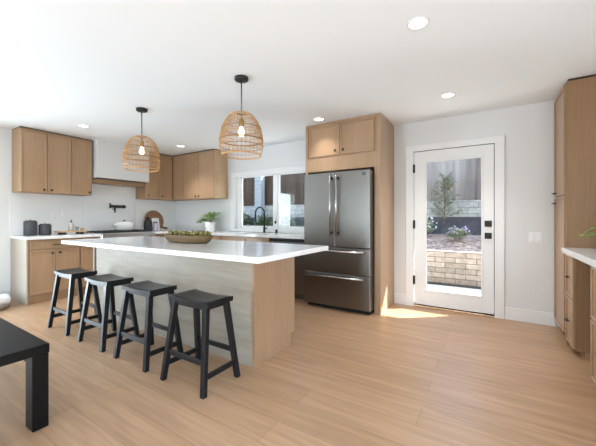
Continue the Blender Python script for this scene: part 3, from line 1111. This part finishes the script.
def make_pendant():
    r = thing('pendant_light', (0, 0, 0), '', 'pendant light', 'rattan pendants over the island')
    zt = 2.13
    g = G(); g.lathe([(0, H), (0.062, H), (0.062, H - 0.022), (0.056, H - 0.028), (0, H - 0.028)], 0, 0, 28)
    build('canopy', g, 'black', r)
    g = G(); g.tube([(0, 0, H - 0.028), (0, 0, zt - 0.06)], 0.006, 8)
    build('stem', g, 'steeld', r)
    g = G(); g.lathe([(0, zt - 0.055), (0.016, zt - 0.055), (0.024, zt - 0.07), (0.024, zt - 0.115), (0.019, zt - 0.128), (0, zt - 0.128)], 0, 0, 18)
    build('socket', g, 'brass', r)
    g = G(); g.lathe([(0, zt - 0.126), (0.013, zt - 0.128), (0.015, zt - 0.142), (0.025, zt - 0.165), (0.027, zt - 0.185), (0.021, zt - 0.205), (0.010, zt - 0.214), (0, zt - 0.216)], 0, 0, 18)
    build('bulb', g, 'bulb', r)
    # the woven shade: uprights, rings, and a zigzag lattice
    g = G()
    nv = 30
    for k in range(nv):
        a = 2 * PI * k / nv
        g.tube([(rr * math.cos(a), rr * math.sin(a), zt + z) for rr, z in PROF], 0.0016, 4)
    for z in (-0.006, -0.018, -0.03, -0.042, -0.088, -0.2, -0.346):
        ring(g, prof_at(z) + 0.001, zt + z, 0.0026)
    ring(g, 0.183 * 0.95, zt - 0.39, 0.005)
    for z in (-0.38,):
        ring(g, prof_at(z), zt + z, 0.0026)
    for (za, zb, cnt) in ((-0.054, -0.088, 34), (-0.088, -0.142, 40), (-0.142, -0.2, 44), (-0.2, -0.25, 44)):
        steps = cnt * 2
        for ph in (0, 1):
            pts = []
            for k in range(steps):
                a = 2 * PI * k / steps
                z = za if (k + ph) % 2 == 0 else zb
                rr = prof_at(z)
                pts.append((rr * math.cos(a), rr * math.sin(a), zt + z))
            g.tube(pts, 0.0014, 4, closed=True)
    for k in range(60):
        a = 2 * PI * (k + 0.5) / 60
        g.tube([(prof_at(z) * math.cos(a), prof_at(z) * math.sin(a), zt + z) for z in (-0.256, -0.28, -0.304)], 0.0016, 4)
    sh = build('shade', g, 'rattan', r)
    g = G()
    for z in (-0.145, -0.25, -0.257, -0.308):
        ring(g, prof_at(z) + 0.002, zt + z, 0.0034)
    b = build('shade_band', g, 'rattandk', sh)
    b['label'] = 'darker brown woven band'
    g = G(); ring(g, 0.04, zt - 0.004, 0.005, 24)
    for k in range(3):
        a = 2 * PI * k / 3
        g.tube([(0, 0, zt - 0.012), (0.042 * math.cos(a), 0.042 * math.sin(a), zt - 0.004)], 0.003, 6)
    build('shade_mount', g, 'black', r)
    return r


pd = make_pendant()
pd.location = (3.93, -2.20, 0)
pd['label'] = 'larger, nearer rattan dome pendant hanging right of the other one'
p2 = copy_tree(pd)
p2.location = (2.395, -2.225, 0)
p2['label'] = 'smaller-looking, farther rattan dome pendant hanging at the left'

# ------------------------------------------------------------------ recessed ceiling lights
dl = thing('recessed_light', (5.446, -2.17, H), 'round recessed ceiling light nearest the camera, at top right', 'ceiling light', 'recessed ceiling lights')
g = G(); g.lathe([(0.056, H - 0.0045), (0.060, H - 0.007), (0.070, H - 0.007), (0.073, H - 0.0005), (0.056, H - 0.0005)], 5.446, -2.17, 32)
build('trim_ring', g, 'trim', dl)
g = G(); g.lathe([(0, H - 0.004), (0.0565, H - 0.004), (0.0565, H - 0.0006), (0, H - 0.0006)], 5.446, -2.17, 32)
build('lens', g, 'lens', dl)
LP = [(5.446, -2.17, None), (5.479, -0.769, 'recessed ceiling light in front of the glazed door'),
      (3.981, -0.802, 'recessed ceiling light in front of the refrigerator cabinet'),
      (1.212, -0.798, 'recessed ceiling light by the back corner cabinets'),
      (1.085, -2.28, 'recessed ceiling light near the far left wall cabinets')]
for i, (x, y, lab) in enumerate(LP):
    o = dl if i == 0 else copy_tree(dl)
    o.location = (x, y, H)
    if lab:
        o['label'] = lab
    lamp('downlight_beam', 'SPOT', (x, y, H - 0.02), (0, 0, -1), (38 if y < -2 else 105) if x > 5 else (28 if x > 3 else 80), (1.0, 0.975, 0.945), spot_size=1.75, spot_blend=0.9, shadow_soft_size=0.06)

# ------------------------------------------------------------------ right side: pantry, drawers, counter
PX = 6.455
FR = ('x', -1, PX)
r = thing('pantry_cabinet', (6.76, -0.29, 0), 'tall oak pantry cabinet at right beside the light switch', 'cabinet')
g = G(); g.box(PX, XR - 0.001, -0.555, -0.002, 0.09, 2.43, 0.001)
build('body', g, 'oakin', r)
g = G(); g.box(PX + 0.05, XR - 0.002, -0.555, -0.003, 0, 0.091)
build('toe_kick', g, 'oakin', r)
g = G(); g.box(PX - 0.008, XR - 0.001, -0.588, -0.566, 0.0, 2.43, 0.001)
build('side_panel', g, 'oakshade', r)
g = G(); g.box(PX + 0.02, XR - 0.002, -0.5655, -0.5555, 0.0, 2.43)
build('gap_shade', g, 'oakdk', r)  # dark strip put between body and side panel for the gap's shade
add_door(r, FR, -0.53, -0.02, 1.395, 2.42, pull=(-0.12, 1.43, 0.13), name='upper_door')
add_door(r, FR, -0.53, -0.02, 0.095, 1.385, pull=(-0.12, 1.325, 0.13), name='lower_door')
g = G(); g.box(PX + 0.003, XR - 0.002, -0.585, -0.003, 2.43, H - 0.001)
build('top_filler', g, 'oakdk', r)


def drawer_base(ya, yb, label):
    r = thing('drawer_cabinet', (6.76, (ya + yb) / 2, 0), label, 'cabinet', 'oak drawer cabinets at right')
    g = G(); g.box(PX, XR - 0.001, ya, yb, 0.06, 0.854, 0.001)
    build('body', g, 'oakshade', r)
    g = G(); g.box(PX + 0.06, XR - 0.002, ya + 0.004, yb - 0.004, 0, 0.061)
    build('toe_kick', g, 'oak', r)
    for z0, z1, zp in ((0.484, 0.845, 0.655), (0.07, 0.476, 0.275)):
        d = build('drawer', shaker(FR, ya + 0.004, yb - 0.004, z0, z1), 'oak', r)
        build('pull', barpull(FR, (ya + yb) / 2, zp, 0.09), 'black', d)
    return r


drawer_base(-0.888, -0.592, 'narrow oak two-drawer cabinet between the pantry and the open knee space')
drawer_base(-2.3, -1.415, 'wide oak drawer cabinet at the right edge, nearest the camera')
g = G(); g.box(6.41, XR - 0.001, -2.36, -0.590, 0.855, 0.902, 0.003)
tag(build('countertop', g, 'quartz', None, (6.75, -1.4, 0.855)), 'white quartz countertop at right beside the oak pantry', 'countertop', 'white quartz countertops')

# leafy stems in a vase on the right counter
r = thing('vase_with_greenery', (6.83, -0.95, 0.902), 'vase of yellow-green leafy stems on the right counter', 'plant')
vx, vy = 6.83, -0.95
g = G(); g.lathe([(0, 0.903), (0.05, 0.903), (0.068, 0.93), (0.072, 0.97), (0.05, 1.02), (0.038, 1.04), (0.042, 1.055), (0.036, 1.052), (0.032, 1.04), (0, 1.0)], vx, vy, 24)
build('vase', g, 'ceramic', r)
gs, gl = G(), G()
random.seed(11)
for k in range(11):
    if k < 4:
        tip = Vector((6.53 + 0.05 * k, -0.86 + 0.06 * random.uniform(-1, 1), (1.03, 1.09, 1.14, 1.19)[k]))
    else:
        a = random.uniform(0, 2 * PI)
        tip = Vector((vx + 0.2 * math.cos(a) * 0.8, vy + 0.2 * math.sin(a), 1.12 + random.uniform(0, 0.12)))
    b0 = Vector((vx, vy, 1.03))
    mid = (b0 + tip) / 2 + Vector((0, 0, 0.07))
    path = [b0.lerp(mid, t).lerp(mid.lerp(tip, t), t) for t in [i / 6 for i in range(7)]]
    gs.tube(path, 0.0025, 5)
    for i in range(2, 7):
        for s in (-1, 1):
            d = (path[i] - path[i - 1]).normalized()
            side = d.cross(Vector((0, 0, 1))).normalized() * s
            gl.leaf(path[i], d * 0.6 + side * 0.9 + Vector((0, 0, random.uniform(-0.1, 0.4))), random.uniform(0.065, 0.09), 0.046, 0.3)
        if i == 6:
            gl.leaf(path[i], path[i] - path[i - 1], 0.085, 0.046, 0.3)
build('stems', gs, 'leafy', r)
build('leaves', gl, 'leafy', r)

# ------------------------------------------------------------------ black bench at lower left
r = thing('bench', (2.9, -3.75, 0), 'black wooden bench at the lower left edge of the photo', 'bench')
g = G(); g.box(2.15, 3.742, -3.95, -3.566, 0.415, 0.468, 0.004)
build('seat', g, 'benchwood', r)
for x in (2.16, 3.63):
    for y in (-3.945, -3.641):
        g = G(); g.box(x, x + 0.105, y, y + 0.073, 0.0, 0.416, 0.004)
        build('leg', g, 'benchwood', r)
g = G(); g.box(2.26, 3.63, -3.63, -3.61, 0.35, 0.416); g.box(2.26, 3.63, -3.90, -3.88, 0.35, 0.416)
build('apron', g, 'benchwood', r)

# pet bed at the left edge
r = thing('pet_bed', (0.40, -3.06, 0), 'white fleece pet bed with taupe base on the floor at the left edge', 'pet bed')
g = G(); g.lathe([(0, 0.0), (0.20, 0.0), (0.235, 0.02), (0.245, 0.06), (0.225, 0.075), (0, 0.07)], 0.40, -3.06, 32, 1.0, 0.8)
build('base', g, 'bedbase', r)
g = G()
n = 40
g.tube([(0.40 + 0.185 * math.cos(2 * PI * k / n), -3.06 + 0.145 * math.sin(2 * PI * k / n), 0.105 + 0.012 * math.sin(5 * 2 * PI * k / n)) for k in range(n)], 0.052, 12, closed=True)
build('bolster', g, 'fleece', r)
g = G(); g.lathe([(0, 0.10), (0.10, 0.098), (0.16, 0.08), (0.16, 0.07), (0, 0.068)], 0.40, -3.06, 30, 1.0, 0.8)
build('cushion', g, 'fleece', r)

# ------------------------------------------------------------------ things on the left counter
def canister(x, y, rad, h, label):
    r = thing('canister', (x, y, 0.9205), label, 'canister', 'charcoal canisters')
    z = 0.9205
    g = G(); g.lathe([(0, z), (rad - 0.006, z), (rad, z + 0.008), (rad, z + h - 0.006), (rad - 0.002, z + h - 0.002), (rad - 0.006, z + h), (0, z + h)], x, y, 32)
    build('body', g, 'charcoal', r)
    g = G(); g.lathe([(0, z + h), (rad - 0.014, z + h), (rad - 0.014, z + h + 0.012), (0, z + h + 0.013)], x, y, 32)
    ld = build('lid', g, 'charcoal', r)
    g = G(); g.lathe([(0, z + h + 0.012), (0.009, z + h + 0.012), (0.011, z + h + 0.024), (0.006, z + h + 0.03), (0, z + h + 0.031)], x, y, 16)
    build('lid_knob', g, 'lidwood', ld)


canister(0.22, -2.595, 0.078, 0.205, 'taller charcoal canister at the far left on the counter')
canister(0.22, -2.425, 0.076, 0.155, 'shorter charcoal canister right of the taller one')

r = thing('footed_board', (0.25, -2.11, 0.9205), 'wooden footed serving board left of the range', 'serving board')
g = G(); g.box(0.16, 0.34, -2.30, -1.90, 0.952, 0.972, 0.004)
build('board_top', g, 'lidwood', r)
for y in (-2.22, -1.98):
    for x in (0.19, 0.31):
        g = G(); g.box(x - 0.018, x + 0.018, y - 0.03, y + 0.03, 0.9205, 0.9525, 0.003)
        build('foot', g, 'black', r)
r = thing('soap_bottle', (0.25, -2.10, 0.972), 'small pump bottle on the footed board', 'bottle')
g = G(); g.lathe([(0, 0.9725), (0.032, 0.9725), (0.035, 0.978), (0.035, 1.06), (0.026, 1.085), (0.013, 1.095), (0.013, 1.108), (0, 1.108)], 0.25, -2.10, 22)
build('body', g, 'smoke', r)
g = G(); g.tube([(0.25, -2.10, 1.107), (0.25, -2.10, 1.135)], 0.006, 8); g.tube([(0.24, -2.10, 1.14), (0.29, -2.11, 1.137)], 0.006, 8); g.tube([(0.25, -2.10, 1.105), (0.25, -2.10, 1.118)], 0.014, 12)
build('pump', g, 'black', r)
g = G(); g.lathe([(0, 0.9725), (0.027, 0.9725), (0.032, 1.035), (0.029, 1.035), (0.025, 0.98), (0, 0.98)], 0.25, -2.02, 22)
tag(build('tumbler', g, 'clear', None, (0.25, -2.02, 0.9725)), 'clear glass tumbler beside the pump bottle on the footed board', 'glass')
g = G(); g.lathe([(0, 0.9725), (0.024, 0.9725), (0.028, 1.0), (0.027, 1.018), (0.022, 1.016), (0, 1.005)], 0.25, -1.945, 20)
tag(build('small_cup', g, 'lidwood', None, (0.25, -1.945, 0.9725)), 'little tan cup at the right end of the footed board', 'cup')

# outlet plates on the backsplash
for (y, z, lab) in ((-2.27, 1.19, 'white outlet plate on the backsplash right of the canisters'), (-2.135, 1.255, 'narrow white outlet plate higher up above the footed board')):
    r = thing('wall_outlet', (0.012, y, z), lab, 'outlet', 'outlet plates')
    g = G(); g.box(0.0122, 0.018, y - 0.035, y + 0.035, z - 0.058, z + 0.058, 0.002)
    build('plate', g, 'splash', r)
    for s in (-1, 1):
        g = G(); g.box(0.0175, 0.0205, y - 0.014, y + 0.014, z + s * 0.022 - 0.014, z + s * 0.022 + 0.014, 0.002)
        build('socket', g, 'trim', r)

# pot filler
r = thing('pot_filler', (0.012, -1.16, 1.385), 'matte black folding pot filler tap on the wall above the range', 'tap')
g = G(); g.tube([(0.0122, -1.16, 1.385), (0.024, -1.16, 1.385)], 0.032, 18); g.tube([(0.02, -1.16, 1.385), (0.075, -1.16, 1.385)], 0.012, 10)
build('wall_flange', g, 'black', r)
g = G(); g.box(0.062, 0.082, -1.42, -1.15, 1.360, 1.408, 0.006)
g.tube([(0.072, -1.425, 1.35), (0.072, -1.425, 1.44)], 0.014, 10)
g.box(0.084, 0.102, -1.43, -1.16, 1.368, 1.400, 0.005)
build('arm', g, 'black', r)
g = G(); g.tube([(0.085, -1.37, 1.385), (0.12, -1.37, 1.36), (0.12, -1.37, 1.27)], [0.014, 0.016, 0.013], 10); g.tube([(0.09, -1.35, 1.345), (0.09, -1.40, 1.33)], 0.008, 8)
build('spout', g, 'black', r)

# dutch oven on the range
px, py, pz = 0.30, -1.30, 0.957
r = thing('cooking_pot', (px, py, pz), 'white lidded cooking pot on the range grates', 'pot')
g = G(); g.lathe([(0, pz), (0.12, pz), (0.145, pz + 0.02), (0.158, pz + 0.09), (0.160, pz + 0.115), (0.15, pz + 0.115), (0, pz + 0.11)], px, py, 36)
build('body', g, 'ceramic', r)
g = G(); g.lathe([(0.162, pz + 0.115), (0.164, pz + 0.122), (0.13, pz + 0.143), (0.07, pz + 0.155), (0, pz + 0.158)], px, py, 36)
ld = build('lid', g, 'ceramic', r)
g = G(); g.lathe([(0, pz + 0.156), (0.01, pz + 0.157), (0.010, pz + 0.167), (0.024, pz + 0.173), (0.024, pz + 0.181), (0, pz + 0.184)], px, py, 18)
build('lid_knob', g, 'steeld', ld)
for s in (-1, 1):
    g = G(); g.tube([(px - 0.04, py + s * 0.150, pz + 0.09), (px - 0.035, py + s * 0.190, pz + 0.093), (px + 0.035, py + s * 0.190, pz + 0.093), (px + 0.04, py + s * 0.150, pz + 0.09)], 0.009, 8)
    build('handle', g, 'ceramic', r)

# right of the range: black bottle, lavender jar, round board, card
bx, by = 0.30, -0.855
z = 0.9205
r = thing('black_bottle', (bx, by, z), 'black shouldered bottle with narrow neck beside the range', 'bottle')
g = G(); g.lathe([(0, z), (0.066, z), (0.072, z + 0.008), (0.072, z + 0.16), (0.062, z + 0.195), (0.032, z + 0.215), (0.024, z + 0.228), (0, z + 0.228)], bx, by, 28)
build('body', g, 'iron', r)
g = G(); g.lathe([(0, z + 0.228), (0.027, z + 0.228), (0.029, z + 0.255), (0.020, z + 0.276), (0, z + 0.278)], bx, by, 20)
build('stopper', g, 'iron', r)
r = thing('lavender_jar', (0.33, -0.715, z), 'small lavender jar with dark lid right of the black bottle', 'jar')
g = G(); g.lathe([(0, z), (0.046, z), (0.050, z + 0.006), (0.050, z + 0.135), (0.042, z + 0.15), (0, z + 0.15)], 0.33, -0.715, 24)
build('body', g, 'lavender', r)
g = G(); g.lathe([(0, z + 0.15), (0.038, z + 0.15), (0.038, z + 0.18), (0, z + 0.182)], 0.33, -0.715, 24)
build('lid', g, 'steeld', r)
r = thing('round_board', (0.075, -0.59, z), 'round wooden cutting board with handle leaning on the backsplash', 'cutting board')
g = G()
tilt = Matrix.Translation((0.105, -0.575, z + 0.004)) @ Matrix.Rotation(math.radians(-12), 4, 'Y')
b = g.bm
n = 40
R0 = 0.205
f0 = [b.verts.new(tilt @ Vector((0.0, R0 * math.cos(2 * PI * k / n), R0 + R0 * math.sin(2 * PI * k / n)))) for k in range(n)]
f1 = [b.verts.new(tilt @ Vector((0.018, R0 * math.cos(2 * PI * k / n), R0 + R0 * math.sin(2 * PI * k / n)))) for k in range(n)]
b.faces.new(f0); b.faces.new(f1)
for k in range(n):
    b.faces.new((f0[k], f0[(k + 1) % n], f1[(k + 1) % n], f1[k]))
build('disc', g, 'board', r)
g = G()
g.tube([tilt @ Vector((0.009, 0.14, 0.07)), tilt @ Vector((0.009, 0.20, 0.045)), tilt @ Vector((0.009, 0.26, 0.035))], [0.022, 0.018, 0.024], 10)
build('handle', g, 'board', r)
r = thing('recipe_card', (0.21, -0.62, z), 'white card standing in front of the round wooden board', 'card')
g = G()
t2 = Matrix.Translation((0.215, -0.62, z)) @ Matrix.Rotation(math.radians(-10), 4, 'Y')
p = [t2 @ Vector(q) for q in ((0, -0.075, 0), (0.004, -0.075, 0), (0.004, 0.075, 0), (0, 0.075, 0), (0, -0.075, 0.255), (0.004, -0.075, 0.255), (0.004, 0.075, 0.255), (0, 0.075, 0.255))]
g.hexa(p)
build('sheet', g, 'paper', r)
g = G(); g.box(0.185, 0.235, -0.67, -0.57, z, z + 0.014, 0.003)
build('stand', g, 'lidwood', r)

# potted plant on the back counter
qx, qy = 1.345, -0.25
r = thing('potted_plant', (qx, qy, z), 'green leafy plant in a white cylinder pot left of the window', 'plant')
g = G(); g.lathe([(0, z), (0.085, z), (0.09, z + 0.006), (0.098, z + 0.17), (0.09, z + 0.17), (0.086, z + 0.15), (0, z + 0.15)], qx, qy, 30)
build('pot', g, 'ceramic', r)
gs, gl = G(), G()
random.seed(3)
for k in range(22):
    a = random.uniform(0, 2 * PI)
    L = random.uniform(0.10, 0.24)
    if k < 6:
        a = PI + random.uniform(-0.5, 0.3); L = random.uniform(0.28, 0.42)
    b0 = Vector((qx, qy, z + 0.15))
    tip = b0 + Vector((L * math.cos(a), min(L * math.sin(a) * 0.6, 0.16), random.uniform(0.04, 0.20) if k >= 6 else random.uniform(-0.0, 0.09)))
    mid = (b0 + tip) / 2 + Vector((0, 0, 0.08))
    path = [b0.lerp(mid, t).lerp(mid.lerp(tip, t), t) for t in [i / 5 for i in range(6)]]
    gs.tube(path, 0.003, 5)
    for i in range(2, 6):
        for s in (-1, 1):
            d = (path[i] - path[i - 1]).normalized()
            side = d.cross(Vector((0, 0, 1))).normalized() * s
            gl.leaf(path[i], d * 0.6 + side * 0.9 + Vector((0, 0, random.uniform(0, 0.6))), random.uniform(0.07, 0.10), 0.062, 0.3)
build('stems', gs, 'leaf', r)
build('leaves', gl, 'leaf', r)

# long wooden bowl of moss on the island
ox, oy, oz = 3.215, -2.225, 0.9215
r = thing('dough_bowl', (ox, oy, oz), 'long weathered wooden dough bowl on the island', 'bowl')
g = G(); g.lathe([(0, oz), (0.26, oz), (0.31, oz + 0.02), (0.338, oz + 0.055), (0.346, oz + 0.078), (0.332, oz + 0.080), (0.318, oz + 0.06), (0.27, oz + 0.03), (0, oz + 0.025)], ox, oy, 40, 1.0, 0.38)
build('bowl', g, 'bowlwood', r)
random.seed(5)
placed = []
tries = 0
while len(placed) < 62 and tries < 6000:
    tries += 1
    rad = random.uniform(0.017, 0.025)
    x = ox + random.uniform(-0.295, 0.295)
    lim = 0.102 * math.sqrt(max(0, 1 - ((x - ox) / 0.315) ** 2))
    y = oy + random.uniform(-lim, lim)
    lvl = 0.064 if len(placed) < 34 else 0.098
    zz = oz + lvl + random.uniform(-0.004, 0.006)
    if any((x - q[0]) ** 2 + (y - q[1]) ** 2 + (zz - q[2]) ** 2 < (0.97 * (rad + q[3])) ** 2 for q in placed):
        continue
    placed.append((x, y, zz, rad))
    g = G(); g.blob((x, y, zz), rad, 2, (1.0, 1.0, 0.95), 0.10)
    o = build('moss_ball', g, random.choice(('moss', 'moss', 'mossdk')), None, (x, y, zz - rad * 0.9))
    tag(o, 'mossy olive-green ball heaped in the long wooden bowl', 'moss ball', 'moss balls in the wooden bowl')

# ------------------------------------------------------------------ outside
g = G(); g.box(-6, 12, 0.15, 1.80, -0.10, -0.02)
struct('ground', g, 'concrete')
g = G(); g.box(-6, 12, 1.66, 1.80, -0.02, -0.012)
struct('drain_strip', g, 'darkgnd')
g = G(); g.box(-1.0, 8.5, 0.15, 1.80, 2.63, 2.75)
struct('roof_eave', g, 'stucco')
g = G(); g.box(-6, 12, 1.80, 2.05, -0.10, 0.565, 0.01)
tag(build('retaining_wall', g, 'blocks', None, (5, 1.9, -0.1)), 'low tan block retaining wall outside the glazed door', 'wall')
# planting bed: a mulch slope and a darker bank behind it
def slope(name, y0, z0, y1, z1, mat, jit, step=0.12):
    g = G(); b = g.bm
    nx, ny = int(18 / step), max(2, int((y1 - y0) / step))
    vs = [[b.verts.new((-6 + 18 * i / nx, y0 + (y1 - y0) * j / ny, z0 + (z1 - z0) * j / ny + (random.uniform(-jit, jit) if 0 < j < ny else 0))) for j in range(ny + 1)] for i in range(nx + 1)]
    for i in range(nx):
        for j in range(ny):
            b.faces.new((vs[i][j], vs[i + 1][j], vs[i + 1][j + 1], vs[i][j + 1]))
    return g


g = slope('mulch_bed', 2.055, 0.52, 3.45, 0.80, 'mulch', 0.02)
o = build('mulch_bed', g, 'mulch', None, (5, 2.7, 0.5)); tag(o, 'pinkish bark mulch bed above the tan retaining wall', 'mulch'); o['kind'] = 'stuff'
g = slope('dark_bank', 3.45, 0.80, 4.0, 1.2, 'darkgnd', 0.03)
o = build('dark_bank', g, 'darkgnd', None, (5, 3.7, 0.8)); o['kind'] = 'structure'
g = G(); g.box(-6, 12, 4.0, 4.25, 0.3, 1.60, 0.01)
tag(build('retaining_wall', g, 'blocksg', None, (5, 4.1, 0.3)), 'grey block wall behind the planting bed, below the fence', 'wall')
def fence(xa, xb, mat, label, seed):
    r = thing('wood_fence', ((xa + xb) / 2, 4.2, 1.6), label, 'fence', 'board fences on the grey block wall')
    random.seed(seed)
    g = G()
    x = xa
    while x < xb - 0.01:
        dy = random.choice((0, 0.012))
        g.box(x, min(x + 0.136, xb), 4.12 + dy, 4.135 + dy, 1.602, 2.80 + random.uniform(-0.02, 0.02))
        x += 0.14
    g.box(xa, xb, 4.15, 4.158, 1.602, 2.76)
    build('boards', g, mat, r)
    for z in (1.85, 2.55):
        g = G(); g.box(xa, xb, 4.159, 4.20, z, z + 0.1)
        build('rail', g, mat, r)


fence(-6, 2.2, 'fencebr', 'dark brown board fence outside the kitchen window', 21)
fence(2.3, 12, 'fencew', 'weathered grey-brown board fence outside the glazed door', 22)
r = thing('white_siding_pier', (-0.88, 3.95, 0.9), 'white lap-sided pier against the fence seen through the window', 'pier')
g = G(); g.box(-0.93, -0.69, 3.80, 3.99, 1.0, 3.3)
build('core', g, 'siding', r)
g = G()
for k in range(16):
    z0 = 1.0 + k * 0.145
    g.hexa([(-0.95, 3.755, z0), (-0.67, 3.755, z0), (-0.67, 3.80, z0), (-0.95, 3.80, z0), (-0.95, 3.79, z0 + 0.145), (-0.67, 3.79, z0 + 0.145), (-0.67, 3.80, z0 + 0.145), (-0.95, 3.80, z0 + 0.145)])
build('siding', g, 'siding', r)


def bush(x, y, zb, rad, h, label, leafm, n, flower=None, name='shrub', group=None, fl=40, lw=0.045):
    zb = 0.52 + 0.2 * (y - 2.055) + 0.03
    r = thing(name, (x, y, zb), label, 'shrub', group)
    gs, gl, gf = G(), G(), G()
    for k in range(n):
        a = random.uniform(0, 2 * PI)
        q = math.sqrt(random.random()) * rad
        tip = Vector((x + q * math.cos(a), y + q * math.sin(a), zb + h * (0.45 + 0.55 * random.random()) * (1 - 0.4 * (q / rad) ** 2)))
        b0 = Vector((x + 0.15 * q * math.cos(a), y + 0.15 * q * math.sin(a), zb))
        if k % 3 == 0:
            gs.tube([b0, b0.lerp(tip, 0.5) + Vector((0, 0, 0.04)), tip], 0.004, 4)
        for i in range(7):
            p_ = b0.lerp(tip, random.uniform(0.3, 1.0))
            gl.leaf(p_, (random.uniform(-1, 1), random.uniform(-1, 1), random.uniform(0.15, 1)), lw * random.uniform(1.2, 2.2), lw, 0.3)
        if flower and k < fl:
            gf.blob(tip + Vector((0, 0, 0.03)), random.uniform(0.012, 0.024), 1, (1, 1, 1.3), 0.2)
    build('stems', gs, 'stem', r)
    build('leaves', gl, leafm, r)
    if flower:
        build('blossoms', gf, flower, r)
    return r


random.seed(31)
bush(5.28, 2.85, 0.67, 0.22, 0.32, 'lilac-flowered low bush in the middle of the mulch bed', 'sage', 60, 'lilac', 'flowering_shrub', fl=30)
bush(4.62, 3.25, 0.75, 0.24, 0.42, 'pale-flowered bush at the left of the mulch bed', 'sage', 60, 'whitepetal', 'flowering_shrub', fl=24)
bush(5.95, 3.2, 0.74, 0.20, 0.40, 'plain grey-green bush at the right of the mulch bed', 'sage', 50)
# young tree against the block wall
r = thing('young_tree', (4.93, 3.72, 1.0), 'thin young tree with sparse leaves in front of the grey block wall', 'tree')
gs, gl = G(), G()
tx0, ty0 = 4.93, 3.72
gs.tube([(tx0, ty0, 0.95), (tx0 + 0.02, ty0, 1.5), (tx0 - 0.02, ty0, 2.15)], [0.014, 0.010, 0.005], 7)
for k in range(80):
    z0 = random.uniform(1.1, 2.1)
    a = random.uniform(0, 2 * PI)
    L = random.uniform(0.12, 0.34) * (1.2 - (z0 - 1.15) * 0.6)
    tip = Vector((tx0 + L * math.cos(a), ty0 + L * math.sin(a) * 0.7, z0 + 0.2))
    b0 = Vector((tx0, ty0, z0))
    gs.tube([b0, tip], 0.003, 4)
    for i in range(9):
        gl.leaf(b0.lerp(tip, random.uniform(0.2, 1)), (random.uniform(-1, 1), random.uniform(-1, 1), random.uniform(-0.3, 0.8)), random.uniform(0.05, 0.09), 0.032, 0.4)
build('trunk', gs, 'stem', r)
build('foliage', gl, 'olive', r)
# hedge seen through the window
random.seed(41)
for i, (x, lab) in enumerate(((-1.60, 'dark green hedge shrub outside at the left end of the window'), (-0.75, 'dark green hedge shrub outside left of the faucet'),
                              (0.05, 'dark green hedge shrub outside behind the faucet'), (0.86, 'dark green hedge shrub outside the right window pane'), (1.72, 'dark green hedge shrub outside beside the refrigerator'))):
    bush(x, 3.05, 0.725, 0.34, 0.60, lab, 'hedge', 120, 'whitepetal' if i == 1 else None, 'hedge_shrub', 'hedge shrubs outside the window', fl=8, lw=0.07)
